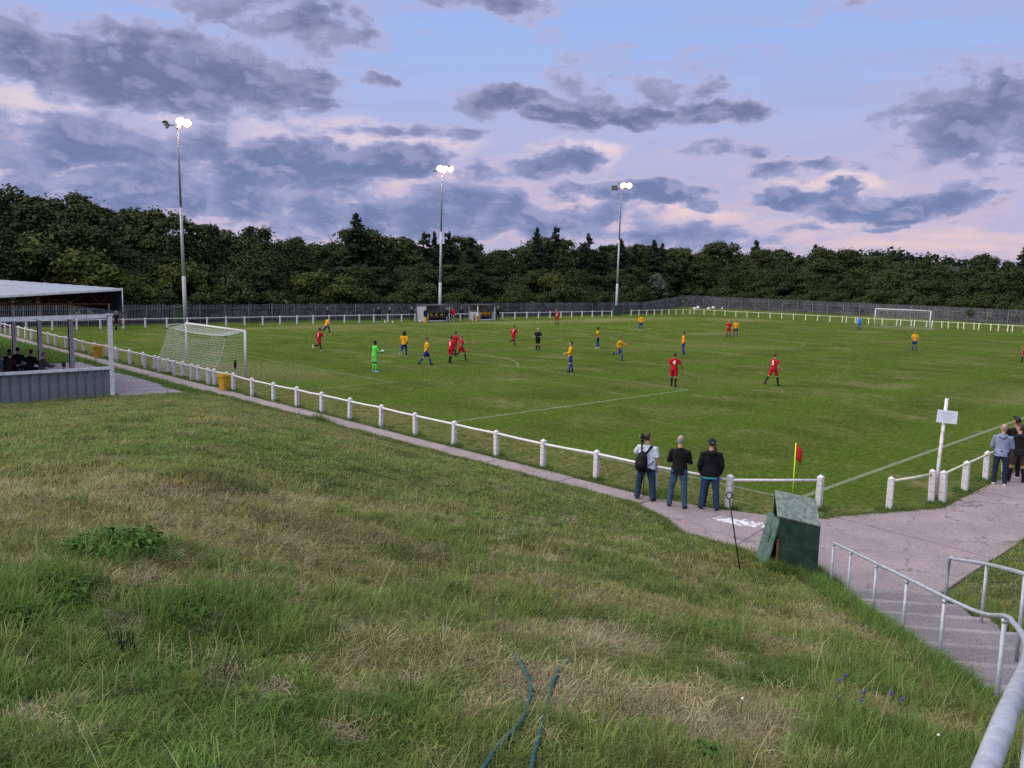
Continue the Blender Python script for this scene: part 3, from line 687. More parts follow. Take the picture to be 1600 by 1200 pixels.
# ---- palisade
def palisade(label, a, b, z0=0.0, z1=0.0, hgt=2.05, sd=0):
    a = Vector((*a, z0)); b = Vector((*b, z1)); L = (b-a).length; d = (b-a)/L; e = empty('palisade_fence', a, 0, label, 'fence')
    n_ = Vector((-d.y, d.x, 0)); r = random.Random(sd); m = MB(); k = 0; s = .0
    ang = math.atan2(d.y, d.x)
    while s < L:
        p = d*s; w = .036; hh = hgt+r.uniform(-.02, .02); tl = r.uniform(-.012, .012)
        o = n_*.03
        c = [p-d*w+o*.0, p+o, p+d*w+o*.0]
        vs = [q+Vector((0, 0, .06)) for q in c]+[q+d*tl*hh+Vector((0, 0, hh-.08)) for q in c]+[p+d*tl*hh+o*.6+Vector((0, 0, hh+.05))]
        m.add(vs, [(0, 1, 4, 3), (1, 2, 5, 4), (3, 4, 6), (4, 5, 6)]); s += .155
    tag(m.build('pale', PALE_MAT, e), kind='stuff')
    for zr in (.45, 1.6):
        mb = MB(); mb.box(d*(L/2)+n_*(-.03)+Vector((0, 0, zr)), (L, .045, .045), rot=Matrix.Rotation(ang, 3, 'Z') @ Matrix.Rotation(-math.asin(d.z), 3, 'Y')); mb.build('rail', PALE_MAT, e)
    pm = MB(); pm.box((0, 0, .95), (.10, .05, 2.1)); pm = pm.mesh('palisade_post', PALE_MAT); s = 0
    while s < L:
        put('post', pm, e, d*s+n_*(-.08), (0, 0, ang)); s += 2.75
palisade('grey steel palisade fence behind the stand and the left pole', (-24, 76.6), (46, 75.6), sd=1)
palisade('dark grey palisade fence behind the dugouts and the right pole', (46, 75.6), (96, 76.6), sd=2)
palisade('palisade fence cutting across the far corner behind white sacks', (96, 76.6), (117.5, 84.0), 0, .8, sd=3)
palisade('bluish grey palisade fence behind the far goal', (117.5, 84.0), (117.0, -22), .8, .2, 2.3, sd=4)

# ---- the stand on the left
SX, SY = -7.3, 28.6
h = empty('stand', (SX, SY, 0), 0, 'low roofed spectator stand with grey clad end wall and open front', 'stand')
def hb(name, c, d, mat, b=.008, rot=None, parent=None):
    mb = MB(); mb.bbox((0, 0, 0), d, b); o = mb.build(name, mat, parent or h); o.location = Vector(c)-(h.location if (parent is None or parent is h) else Vector((0, 0, 0)))
    if rot: o.rotation_euler = rot
    return o
for k in range(26):    # profiled end cladding, one sheet each
    x1 = SX-.07-.36*k; m = MB()
    prof = [(0, 0), (.05, 0), (.075, .04), (.285, .04), (.31, 0), (.352, 0)]
    vs = [(-u, -w, z) for z in (-.3, 1.16) for u, w in prof]+[(-u, -w+.01, z) for z in (-.3, 1.16) for u, w in prof]
    n = 6; fs = [(i, i+n, i+1+n, i+1) for i in range(n-1)]+[(2*n+i, 2*n+i+1, 3*n+i+1, 3*n+i) for i in range(n-1)]+[(n+i, 3*n+i, 3*n+i+1, n+i+1) for i in range(n-1)]
    if k == 0: CP = m.add(vs, fs).mesh('cladding', CLAD)
    put('cladding_panel', CP, h, (x1-SX, .03, rs.uniform(-.01, .01)))
hb('corner_post', (SX-.09, SY, 1.78), (.17, .17, 3.58), GREY_PAINT)
hb('post_cap', (SX-.09, SY, 3.585), (.30, .22, .06), GREY_PAINT)
mb = MB(); mb.tube([(-.09, 0, 3.6), (-.10, 0, 4.05)], .012, 6); mb.build('stay_rod', GALV, h)
hb('wall_rail', (SX-4.8, SY-.02, 1.22), (9.3, .14, .12), GREY_PAINT)
hb('top_rail', (SX-4.85, SY, 3.42), (9.3, .10, .17), GREY_PAINT, rot=(0, R(-1.1), 0))
def roofz(x): return 4.70+(x+6.89)*.068
for k in range(30):    # corrugated roof sheets
    m = MB(); n = 22; x0, x1 = -6.86, -17.4; vs = []; yy = 28.42+1.0*k
    for th in (0, -.012):
        for x in (x0, (x0+x1)/2, x1):
            for i in range(n): u = i/(n-1); vs.append((x, u*1.03, roofz(x)+.022*sin(u*2*pi*6)+th))
    fs = [(a*n+i, a*n+i+1, (a+1)*n+i+1, (a+1)*n+i) for a in (0, 1) for i in range(n-1)]+[((a+3)*n+i+1, (a+3)*n+i, (a+4)*n+i, (a+4)*n+i+1) for a in (0, 1) for i in range(n-1)]
    if k == 0: RS = m.add(vs, fs).mesh('roof', ROOFM)
    put('roof_sheet', RS, h, (-SX, yy-SY, .012*(k % 2)+rs.uniform(0, .008)))
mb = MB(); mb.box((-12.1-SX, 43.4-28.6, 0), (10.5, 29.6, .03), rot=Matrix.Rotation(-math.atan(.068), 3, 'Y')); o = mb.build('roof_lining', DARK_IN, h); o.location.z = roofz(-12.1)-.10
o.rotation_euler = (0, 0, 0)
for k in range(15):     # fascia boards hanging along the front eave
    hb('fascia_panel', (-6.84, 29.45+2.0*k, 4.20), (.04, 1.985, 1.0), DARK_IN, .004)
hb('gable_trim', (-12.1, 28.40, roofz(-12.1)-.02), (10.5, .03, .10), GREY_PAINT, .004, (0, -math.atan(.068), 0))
mb = MB(); mb.tube([(.42, -.19, 3.68), (.42, -.19, 4.74)], .022, 6); mb.build('fascia_trim', GREY_PAINT, h)
def truss(y0):
    zc = 4.02
    mb = MB(); mb.box((-11.9-SX, y0-SY, zc), (9.4, .06, .07)); tr = mb.build('truss', RUST, h)
    xs_ = [-7.55, -8.05, -9.0, -9.9, -10.8, -11.7, -12.7]; up = False
    for i in range(len(xs_)-1):
        a = (xs_[i]-SX, y0-SY, zc if i % 2 == 0 else roofz(xs_[i])-.14); b = (xs_[i+1]-SX, y0-SY, zc if i % 2 else roofz(xs_[i+1])-.14)
        mb = MB(); mb.tube([a, b], .028, 4); mb.build('brace', RUST, tr)
    mb = MB(); mb.tube([(-7.55-SX, y0-SY, zc), (-7.15-SX, y0-SY, 4.55)], .028, 4); mb.build('brace', RUST, tr)
for y0 in (29.1, 34.4, 39.8, 45.1, 50.4): truss(y0)
for y0 in (34.42, 39.8, 45.05, 50.4, 55.7):
    hb('pillar', (SX-.02, y0, 1.9), (.20, .20, 4.1), PINKP)
    hb('pillar_collar', (SX-.02, y0, .86), (.25, .25, .06), PINKP)
for k in range(3):
    hb('terrace_step', (-8.9-1.6*k, 43.5, .16+.2*k), (1.59, 29.4, .36+.4*k), SLABM)
hb('bench_seat', (-9.4, 44, .84), (.32, 26, .04), PINKP); 
for k in range(8): hb('bench_leg', (-9.4, 31.5+3.4*k, .58), (.08, .08, .46), BLACK)
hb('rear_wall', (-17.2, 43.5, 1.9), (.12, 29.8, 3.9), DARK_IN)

# ---- goals
def goal(x0, s, label, cell, cr, netlabel):
    """s=-1: net towards -x"""
    y0, y1, H = G0-3.72, G0+3.72, 2.44
    e = empty('goal', (x0, G0, 0), 0, label, 'goal'); L = lambda x, y, z: Vector((x*s*-1 if False else x, y-G0, z))
    for yy in (y0, y1):
        mb = MB(); mb.tube([(0, yy-G0, -.05), (0, yy-G0, H+.06)], .062, 12); mb.build('goalpost', WHITE, e)
    mb = MB(); mb.tube([(0, y0-G0, H+.06), (0, y1-G0, H+.06)], .062, 12); mb.build('crossbar', WHITE, e)
    tb, bb = 1.05*s, 2.05*s
    for yy in (y0, y1):
        mb = MB(); mb.tube(smooth_path([(0, yy-G0, H), (tb*.5, yy-G0, H+.02), (tb*.95, yy-G0, H-.02), (tb*1.03, yy-G0, H-.16)], 4), .024, 8); mb.build('net_support', WHITE, e)
        mb = MB(); mb.box((tb*1.03, yy-G0, H-.2), (.05, .05, .10)); mb.build('clamp', BLACK, e)
    W_ = y1-y0; m = MB()
    def back(u, v):    # u 0..1 along the goal, v 0..1 top to ground
        sag = .16*sin(pi*u)*sin(pi*min(1, v*1.2))
        x = tb*1.03+(bb-tb*1.03)*(v**1.7)+s*(.10*sin(pi*u)*v); return Vector((x-s*sag*.6, (u-.5)*W_, (H-.16)*(1-v)-.10*sin(pi*u)*(1-v)))
    def top(u, v): return Vector((tb*1.03*v, (u-.5)*W_, H+.03-.19*v-.16*sin(pi*u)*sin(pi*v*.8)))
    def side(yy):
        def f(u, v): b = back(0 if yy < 0 else 1, v); return Vector((b.x*u, yy-(.08*sin(pi*u)*sin(pi*v))*(1 if yy > 0 else -1), (H-.16*u)*(1-v)))
        return f
    def strands(f, nu, nv, su, sv):
        for i in range(nu+1): m.tube([f(i/nu, k/sv) for k in range(sv+1)], cr, 3, cap=False)
        for j in range(nv+1): m.tube([f(k/su, j/nv) for k in range(su+1)], cr, 3, cap=False)
    strands(back, int(W_/cell), int(2.7/cell), 16, 12); strands(top, int(W_/cell), max(3, int(1.05/cell)), 12, 4)
    strands(side(-W_/2), int(1.6/cell), int(2.4/cell), 4, 10); strands(side(W_/2), int(1.6/cell), int(2.4/cell), 4, 10)
    o = m.build('net', NETM, e); tag(o, kind='stuff')
    mb = MB(); mb.tube([back(k/20, 1)+Vector((0, 0, .03)) for k in range(21)], .012, 5); mb.build('net_cord', WHITE, e)
    for u in (0, 1):
        mb = MB(); mb.tube([back(u, k/10) for k in range(11)], .012, 5); mb.build('net_cord', WHITE, e)
    return e
goal(0, -1, 'nearer white football goal with its net sloping to the rail fence', .145, .0052, '')
goal(LW, 1, 'far white football goal at the right end of the pitch', .3, .0045, '')
h = empty('net_cloth', (-.62, G0-3.80, 0.0), 0, 'dark cloth hung on the side net of the nearer goal', 'cloth')  # a piece of dark cloth draped on the side net
mb = MB(); mb.loft([(0, 0, 1.05), (.01, -.01, .95), (.0, -.02, .8), (.01, 0, .64), (0, 0, .55)], [(.03, .02), (.07, .03), (.085, .04), (.06, .03), (.03, .02)], 8); mb.build('cloth', BLACK, h)

# corner flags
def corner_flag(x, y, lean, label, flag=True, col=REDF):
    e = empty('corner_flag', (x, y, 0), 0, label, 'flag', 'corner flags'); mb = MB(); tip = Vector((lean[0], lean[1], 1.5)); mb.tube([(0, 0, -.02), tip*.5, tip], .016, 7); mb.build('pole', YFLAG, e)
    if flag:
        m = MB(); r_ = Vector((sin(AZ0), -cos(AZ0), 0)); n = 5; vs = []
        for i in range(n):
            for j in range(4):
                u = i/(n-1); v = j/3; q = tip*(1-.25*v)+r_*(.16*u*(1-.3*v))+Vector((.03*sin(5*u+2*v), .04*sin(4*u+v), -.16*u*u-.03*u))
                vs.append(q)
        fs = [(i*4+j, i*4+j+1, (i+1)*4+j+1, (i+1)*4+j) for i in range(n-1) for j in range(3)]
        m.add(vs, fs, True); o = m.build('flag', col, e); md = o.modifiers.new('thick', 'SOLIDIFY'); md.thickness = .004
corner_flag(0, .15, (.03, .02), 'drooping red flag on a yellow pole at the near corner of the pitch')
corner_flag(.2, 68.6, (-.05, .22), 'yellow corner pole seen through the open front of the stand', True, REDF)
corner_flag(LW, PWD, (.0, .0), 'tiny yellow corner pole at the far corner of the pitch', True, REDF)

# bins
def bin_(x, y, s, rz_, label):
    e = empty('litter_bin', (x, y, .0), rz_, label, 'bin', 'yellow litter bins'); m = MB(); hgt = .78*s; a, b = .17*s, .235*s
    rings = [(a, .0), (a*1.02, .02), (b*.97, hgt*.84), (b*1.12, hgt*.85), (b*1.12, hgt), (b*1.02, hgt), (b*.9, hgt*.8), (a*.9, hgt*.25)]
    vs = []
    for r_, z in rings:
        c = r_*.28
        vs += [(-r_+c, -r_, z), (r_-c, -r_, z), (r_, -r_+c, z), (r_, r_-c, z), (r_-c, r_, z), (-r_+c, r_, z), (-r_, r_-c, z), (-r_, -r_+c, z)]
    fs = [tuple(reversed(range(8))), tuple(range(56, 64))]
    for k in range(7):
        for i in range(8): j = (i+1) % 8; fs.append((k*8+i, k*8+j, k*8+8+j, k*8+8+i))
    m.add(vs, fs); m.build('bin_body', YELLOW_BIN, e)
    mb = MB(); mb.bbox((0, -b*1.13, hgt*.92), (.14*s, .02, .05*s), .004); mb.build('lip', YELLOW_BIN, e)
bin_(-2.86, 27.2, 1.0, .1, 'yellow litter bin at the fence beside the nearer goal')
bin_(-2.85, 44.8, 1.05, .0, 'yellow litter bin seen just right of the white stand post')
bin_(8.7, -3.45, 1.35, .15, 'large yellow bin behind the men at the right edge')
bin_(42.4, 69.3, .85, 0, 'small orange yellow bin at the front of the left dugout')
bin_(50.7, 69.3, .85, 0, 'small orange yellow bin at the front of the right dugout')

# green lidded box with its door leaning out
BX = Vector((-5.28, -2.55, 0)); a_ = Vector((.62, -.785, 0)); b_ = Vector((.785, .62, 0))   # along its face; towards the pitch
BOXG = plain('dark_green_paint', (.019, .050, .034), .6, .4, 3, dirt=(.085, .07, .05), dirt_amt=.5, dirt_scale=6, bump=.2)
LIDG = plain('weathered_green_lid', (.16, .20, .17), .7, .35, 7, dirt=(.03, .045, .03), dirt_amt=.9, dirt_scale=10)
DOORG = plain('worn_green_board', (.085, .145, .125), .7, .4, 7, dirt=(.03, .06, .05), dirt_amt=.7, dirt_scale=7)
h = empty('green_box', BX, math.atan2(a_.y, a_.x), 'battered dark green box with a sloping lid at the foot of the bank', 'storage box')
W2, D2 = .74, .70
m = MB(); hf, hbk, LT = 1.16, 1.46, .07
pts = [(-W2/2, -D2/2, -.3), (W2/2, -D2/2, -.3), (W2/2, D2/2, -.3), (-W2/2, D2/2, -.3), (-W2/2, -D2/2, hf+LT), (W2/2, -D2/2, hf-LT), (W2/2, D2/2, hbk-LT), (-W2/2, D2/2, hbk+LT)]
m.add(pts, [(0, 1, 5, 4), (1, 2, 6, 5), (2, 3, 7, 6), (4, 5, 6, 7)])
# left side is a frame: the doorway is open and dark
w = .07
m.add([(-W2/2-.001, -D2/2, -.3), (-W2/2-.001, -D2/2+w, -.3), (-W2/2-.001, -D2/2+w, hf+LT+.02), (-W2/2-.001, -D2/2, hf+LT)], [(3, 2, 1, 0)])
m.add([(-W2/2-.001, D2/2-w, -.3), (-W2/2-.001, D2/2, -.3), (-W2/2-.001, D2/2, hbk), (-W2/2-.001, D2/2-w, hbk-.03)], [(3, 2, 1, 0)])
m.build('box_shell', BOXG, h)
mb = MB(); mb.add([(-W2/2+.25, -D2/2+.01, -.2), (-W2/2+.25, D2/2-.01, -.2), (-W2/2+.25, D2/2-.01, 1.2), (-W2/2+.25, -D2/2+.01, 1.12)], [(0, 1, 2, 3)]); mb.build('doorway_shade_sheet', BLACK, h)  # black sheet standing in for the shade inside the open doorway
mb = MB(); mb.bbox((0, 0, 0), (W2+.06, math.hypot(D2, hbk-hf)+.06, .035), .006); o = mb.build('lid', LIDG, h); o.location = (0, 0, (hf+hbk)/2+.02); o.rotation_euler = (math.atan2(hbk-hf, D2), math.atan2(2*LT, W2), 0)
for k in range(2):
    mb = MB(); mb.bbox((0, 0, 0), (.03, .21, 1.22), .004); o = mb.build('door_board', DOORG, h); o.location = (-W2/2-.15-.07*k, -D2/2+.10+.20*k, .58+.03*k); o.rotation_euler = (0, R(13), R(20))
mb = MB(); mb.bbox((-W2/2-.006, -D2/2+.05, .28), (.03, .10, 1.0), .004); mb.build('door_frame', plain('orange_wood', (.24, .075, .04), .7, .3, 8), h)
for q, zz_ in ((-.16, .74), (-.035, .76)):
    mb = MB(); x0 = -W2/2+q-.03; mb.tube(smooth_path([(x0+.0, -D2/2-.005, zz_), (x0-.01, -D2/2-.05, zz_+.02), (x0+.03, -D2/2-.06, zz_+.2), (x0+.05, -D2/2-.005, zz_+.21)], 3), .009, 6); mb.build('handle', BLACK, h)
# blue scrawl: worn paint near the foot of the box
t = NT('worn_blue_paint'); o = t.obj(); f = t.noise(o, 13, 5, .7, 1.5); mm = t.fin((.05, .085, .16), .6); t.l.new(t.math('MULTIPLY', t.step(f, .5, .62), .8), t.b.inputs['Alpha'])
mb = MB(); mb.add([(-W2/2+.02, -D2/2-.004, -.02), (W2/2-.06, -D2/2-.004, -.06), (W2/2-.1, -D2/2-.004, .12), (-W2/2+.03, -D2/2-.004, .24)], [(0, 1, 2, 3)]); mb.build('paint_mark', mm, h)

# iron pin with a ring
h = empty('ground_pin', (-6.8, -2.32, .3), 0, 'thin black iron rod with a ring top, leaning in the grass', 'iron rod')
mb = MB(); tp = Vector((-.22, .22, 1.42)); mb.tube([(0, 0, -.1), tp], .0125, 8); mb.build('rod', BLACK, h)
mb = MB(); rg = Vector((sin(AZ0), -cos(AZ0), 0)); mb.loft([tp+rg*(.055*cos(2*pi*k/16))+Vector((0, 0, .06+.06*sin(2*pi*k/16))) for k in range(16)], .011, 6, (cos(AZ0), sin(AZ0), 0), closed=True); mb.build('ring', BLACK, h)

# hose
HOSE = plain('green_hose', (.022, .078, .070), .6, .35, 30)
def hose(pts, label):
    P_ = smooth_path([(x, y, 0) for x, y in pts], 6); P_ = [Vector((p.x, p.y, float(ground_z(p.x, p.y))+.045)) for p in P_]
    P_[0].z -= .05; e0 = P_[0].copy(); m = MB(); m.tube([p-e0 for p in P_], .0155, 8)
    tag(m.build('garden_hose', HOSE, None, loc=e0), label, 'hose')
hose([(-15.70, -5.36), (-15.88, -5.66), (-16.07, -5.93), (-16.26, -6.1), (-16.62, -6.38), (-16.92, -6.54), (-17.14, -6.66), (-17.6, -6.95), (-18.0, -7.4)], 'green hose curving out of the grass, left of the two pieces')
hose([(-15.0, -5.36), (-15.59, -5.77), (-15.95, -6.02), (-16.36, -6.34), (-16.69, -6.6), (-16.91, -6.77), (-17.4, -7.2), (-17.8, -7.8)], 'straighter green hose piece on the right of the pair')

# ---- floodlights
def pole(x, y, hgt, lean, label, arms, sd):
    e = empty('floodlight', (x, y, 0), 0, label, 'floodlight', 'floodlight poles behind the far fence')
    top = Vector((lean, 0, hgt)); m = MB(); m.tube([(0, 0, 0), top*.25, top*.25], [.21, .19, .165], 12, (1, 0, 0)); m.build('pole_base', POLE_LOW, e)
    m = MB(); m.tube([top*.25, top*.6], [.165, .13], 12, (1, 0, 0)); m.build('pole_middle', POLE_LOW, e)
    m = MB(); m.tube([top*.6, top], [.12, .075], 12, (1, 0, 0)); m.build('pole_top', POLE_MAT, e)
    for k in (.25, .6):
        mb = MB(); mb.tube([top*k-Vector((0, 0, .06)), top*k+Vector((0, 0, .06))], [.2-.1*k, .2-.1*k], 12, (1, 0, 0)); mb.build('pole_joint', POLE_MAT, e)
    rt = Vector((sin(AZ0), -cos(AZ0), 0)); tow = Vector((.2, -1, 0)).normalized()
    mb = MB(); mb.box(top+Vector((0, 0, .02)), (2.5, .09, .09), rot=Matrix.Rotation(math.atan2(rt.y, rt.x), 3, 'Z')); mb.build('crossbar', BLACK, e)
    mb = MB(); mb.box(top+Vector((0, 0, -.12)), (.5, .3, .25), rot=Matrix.Rotation(.4, 3, 'Z')); mb.build('control_box', PINKP, e)
    for off, up, aim, lit in arms:
        p = top+rt*off+Vector((0, 0, up)); f_ = (Vector((*aim, 0)).normalized()*cos(R(32))+Vector((0, 0, -sin(R(32))))).normalized()
        hd = MB(); a, b = frame(f_, (0, 0, 1)); M3 = Matrix((b, a, f_)).transposed()
        hd.box((0, 0, -.14), (.62, .52, .30), taper=1.5); hd.add([( -.42, .32, .0), (.42, .32, .0), (.42, .36, .16), (-.42, .36, .16)], [(0, 1, 2, 3)])
        o = hd.build('lamp_head', BLACK, e); o.matrix_local = Matrix.Translation(p) @ M3.to_4x4()
        g = MB(); g.ball((0, 0, .06 if lit else .02), (.50, .42, .30) if lit else (.40, .34, .03), 18, 10)
        gl = g.build('lamp_glass', LAMP if lit else GALV, o)
        mb = MB(); mb.tube([p-f_*.2, p-f_*.2-Vector((0, 0, up-.02))], .03, 6); mb.build('bracket', BLACK, e)
        if lit:
            ld = bpy.data.lights.new('floodlight_beam', 'SPOT'); ld.energy = 4500; ld.spot_size = R(110); ld.spot_blend = .7; ld.shadow_soft_size = .35; ld.color = (1, .86, .72)
            lo = bpy.data.objects.new('floodlight_beam', ld); link(lo, e); lo.location = p+f_*.25; lo.rotation_euler = f_.to_track_quat('-Z', 'Y').to_euler()
pole(15.09, 74.5, 19.9, -.3, 'tall grey floodlight pole with lit lamps, leftmost, left of the goal', [(.35, .42, (.0, -1), True), (.95, .28, (.35, -1), True), (-1.2, .05, (-1, .2), False)], 1)
pole(49.18, 75.0, 19.1, .1, 'tall grey floodlight pole with lit lamps rising behind the dugouts', [(-.25, .35, (-.3, -1), True), (.35, .30, (.1, -1), True), (1.1, .32, (.6, -1), True)], 2)
pole(86.3, 75.0, 20.3, .1, 'tall grey floodlight pole with lit lamps, rightmost, before the far corner', [(.25, .5, (-.3, -1), True), (1.2, .5, (-.55, -1), True), (-1.1, .05, (-1, -.4), False)], 3)
for (x, y, w, hh, lab) in ((14.6, 75.2, .9, 1.75, 'dark green electrical cabinet beside the leftmost floodlight pole'), (85.2, 74.2, 1.7, 1.5, 'dark green cabinet at the foot of the rightmost pole')):
    e = empty('cabinet', (x, y, 0), 0, lab, 'cabinet'); mb = MB(); mb.bbox((0, 0, hh/2), (w, .5, hh), .02); mb.build('cabinet_body', GREEN_CAB, e)
    for s in (-1, 1): mb = MB(); mb.bbox((s*w/4, -.26, hh/2), (w/2-.03, .03, hh-.12), .006); mb.build('door', GREEN_CAB, e)
    mb = MB(); mb.bbox((0, 0, hh+.03), (w+.1, .62, .06), .01); mb.build('roof', GREEN_CAB, e)

# ---- dugouts
def dugout(x0, x1, yf, label, hgt, lean_in):
    e = empty('dugout', ((x0+x1)/2, yf, 0), 0, label, 'dugout', 'team dugouts'); w = x1-x0; D = 1.7
    DWH = plain('dugout_white', (.36, .35, .42), .6, .15, 3, dirt=(.22, .2, .22), dirt_amt=.5); DIN = plain('dugout_inside', (.26, .21, .20), .7, .2, 3)
    def P_(n, c, d, m_, b=.01): mb = MB(); mb.bbox(c, d, b); return mb.build(n, m_, e)
    P_('back_wall', (0, D, hgt/2), (w, .1, hgt), DIN); P_('bench', (0, D-.38, .45), (w-.3, .42, .06), DIN)
    for s in (-1, 1):
        P_('side_wall', (s*(w/2-.05), D*.5, hgt*.5 if s < 0 and lean_in else .55), (.09, D-.12, hgt-.02 if s < 0 and lean_in else 1.1), DWH)
        P_('front_post', (s*(w/2-.06), 0, hgt/2+.05), (.14, .14, hgt+.1), WHITE)
        P_('front_wall', (s*(w/2-.27), -.02, .52), (.40, .08, 1.02), DWH)
    P_('roof', (0, D*.5-.05, hgt+.06), (w+.2, D+.4, .09), DARK_IN); P_('kick_board', (0, -.03, .1), (w-1.0, .06, .16), WHITE)
    for s in (-.28, .28): P_('bench_leg', (s*w, D-.38, .2), (.1, .3, .42), BLACK)
dugout(42.85, 46.65, 70.0, 'white walled team dugout on the left with bibbed substitutes inside', 1.95, True)
dugout(51.4, 54.5, 70.0, 'white walled team dugout on the right with blue kit substitutes', 1.95, False)

# sacks dumped in the far corner
for k in range(5):
    x, y = 113.6+1.0*k+rs.uniform(-.2, .2), 78.4-1.0*k+rs.uniform(-.5, .5); m = MB()
    m.loft([(0, 0, -.05), (.02, 0, .1), (.04, .03, .35), (0, 0, .5), (.02, .01, .62)], [(.3, .25), (.45, .36), (.38, .33), (.15, .14), (.06, .05)], 10)
    tag(m.build('sack', WHITE, None, loc=(x, y, .45+.2*(k % 2)), rot=(rs.uniform(-.4, .4), rs.uniform(-.5, .5), k)), 'pale rubbish sack at the far corner palisade, '+('leftmost of five', 'second from the left', 'middle of five', 'second from the right', 'rightmost of five')[k], 'sack', 'pale sacks in the far corner')
# ================================================================== trees
def leaf_cloud(seed, lobes, n, size, droop=0.0, up=.5):
    """n leaf sprays spread over the shells of the lobes: each a bent pair of triangles facing outwards"""
    r = np.random.RandomState(seed); lob = np.array(lobes, float)
    vol = (lob[:, 3]*lob[:, 4]*lob[:, 5])**(2/3.); pick = r.choice(len(lob), n, p=vol/vol.sum()); L = lob[pick]
    d = r.normal(size=(n, 3)); d /= np.linalg.norm(d, axis=1)[:, None]; d[:, 2] = np.where(d[:, 2] < -.35, -d[:, 2]*.6, d[:, 2]); d /= np.linalg.norm(d, axis=1)[:, None]
    rad = np.clip(r.uniform(.35, 1.0, n)**.6*(1+.15*r.normal(size=n)), .2, 1.22)
    # break the shell into boughs
    ph = np.arctan2(d[:, 1], d[:, 0]); bough = np.sin(5*ph+pick*1.7)*np.sin(6*d[:, 2]+pick*2.3); rad *= 1+.13*bough
    p = L[:, :3]+d*L[:, 3:6]*rad[:, None]
    nrm = d+r.normal(size=(n, 3))*.55; nrm[:, 2] += up*.5; nrm /= np.linalg.norm(nrm, axis=1)[:, None]
    t = np.cross(nrm, r.normal(size=(n, 3))); t /= np.linalg.norm(t, axis=1)[:, None]; b = np.cross(nrm, t)
    s = size*r.uniform(.55, 1.35, n)[:, None]; bend = nrm*s*.35
    V = np.stack([p-t*s, p+b*s*.55-bend*.3, p+t*s+bend*.2, p-b*s*.55-bend*.3], 1).reshape(-1, 3)
    F = (np.arange(n)[:, None]*4+np.array([[0, 1, 2, 3]]))
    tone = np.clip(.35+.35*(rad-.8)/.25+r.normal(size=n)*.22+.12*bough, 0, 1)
    return V, F, np.repeat(tone, 4)
def crown(name, seed, lobes, n, size, mat, **k):
    V, F, T = leaf_cloud(seed, lobes, n, size, **k); me = np_mesh(name, V, F, mat)
    a = me.attributes.new('tone', 'FLOAT', 'POINT'); a.data.foreach_set('value', T.astype(np.float32)); return me
def trunk_mesh(seed, h, r0, limbs=5):
    r = random.Random(seed); m = MB(); top = Vector((r.uniform(-.3, .3), r.uniform(-.3, .3), h))
    m.loft([(0, 0, -.3), (0, 0, .3), top*.5+Vector((.1, 0, 0)), top], [r0*1.4, r0, r0*.75, r0*.35], 7)
    for i in range(limbs):
        z = h*r.uniform(.35, .9); a = r.uniform(0, 2*pi); q = top*(z/h); L = h*r.uniform(.25, .45)
        m.loft([q, q+Vector((cos(a)*L*.5, sin(a)*L*.5, L*.45)), q+Vector((cos(a)*L*.8, sin(a)*L*.8, L))], [r0*.45, r0*.3, r0*.1], 5)
    return m.mesh('trunk', BARK)
def broad_lobes(seed, h, w):
    r = random.Random(seed); L = [(0, 0, h*.55, w*.75, w*.75, h*.36)]
    for i in range(24):
        a = r.uniform(0, 2*pi); z = r.uniform(.18, .86); k = w*(.85-.75*abs(z-.42))*r.uniform(.75, 1.1); rr = w*r.uniform(.15, .34)
        L.append((cos(a)*k, sin(a)*k, h*z, rr*1.1, rr*1.1, rr*r.uniform(.7, 1.3)))
    for i in range(6):
        a = r.uniform(0, 2*pi); L.append((cos(a)*w*.42*r.random(), sin(a)*w*.42*r.random(), h*r.uniform(.80, .93), w*.24, w*.24, h*r.uniform(.06, .10)))
    return L
def bush_lobes(seed, h, w):
    r = random.Random(seed); L = []
    for i in range(18):
        a = r.uniform(0, 2*pi); k = w*r.uniform(.1, .85); rr = w*r.uniform(.18, .42); z = h*r.uniform(.2, .72)
        L.append((cos(a)*k, sin(a)*k, z, rr, rr, min(rr, h*.4)))
    return L
def pine_lobes(seed, h, w):
    r = random.Random(seed); L = []
    for i in range(17):
        u = i/16; z = h*(.28+.70*u); k = w*(1-u)**.6
        for j in range(3 if u < .7 else 2):
            a = r.uniform(0, 2*pi); rr = .10*w+.40*k*r.uniform(.5, 1.2); q = k*r.uniform(.2, .75); L.append((cos(a)*q, sin(a)*q, z+h*r.uniform(-.035, .03), rr, rr*r.uniform(.7, 1.2), h*r.uniform(.03, .05)))
    L.append((0, 0, h*.97, .10*w, .10*w, h*.05)); return L
KINDS = {'broad': [], 'bush': [], 'pine': [], 'olive': [], 'grey': [], 'tall': []}
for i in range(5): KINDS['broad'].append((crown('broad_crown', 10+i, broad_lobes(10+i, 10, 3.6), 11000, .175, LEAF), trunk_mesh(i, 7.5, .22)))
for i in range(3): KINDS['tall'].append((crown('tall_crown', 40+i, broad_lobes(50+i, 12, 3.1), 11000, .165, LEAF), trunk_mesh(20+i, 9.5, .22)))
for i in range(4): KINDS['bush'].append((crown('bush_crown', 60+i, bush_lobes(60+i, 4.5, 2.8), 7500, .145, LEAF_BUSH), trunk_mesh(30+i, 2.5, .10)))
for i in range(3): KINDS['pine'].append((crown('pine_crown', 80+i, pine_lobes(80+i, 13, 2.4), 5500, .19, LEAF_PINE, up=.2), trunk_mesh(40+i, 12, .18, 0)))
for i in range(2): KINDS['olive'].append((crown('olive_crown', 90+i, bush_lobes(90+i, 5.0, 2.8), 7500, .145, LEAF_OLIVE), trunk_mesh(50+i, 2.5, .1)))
KINDS['grey'].append((crown('silvery_crown', 99, broad_lobes(99, 7, 2.0), 6000, .16, LEAF_GREY), trunk_mesh(60, 5, .14)))
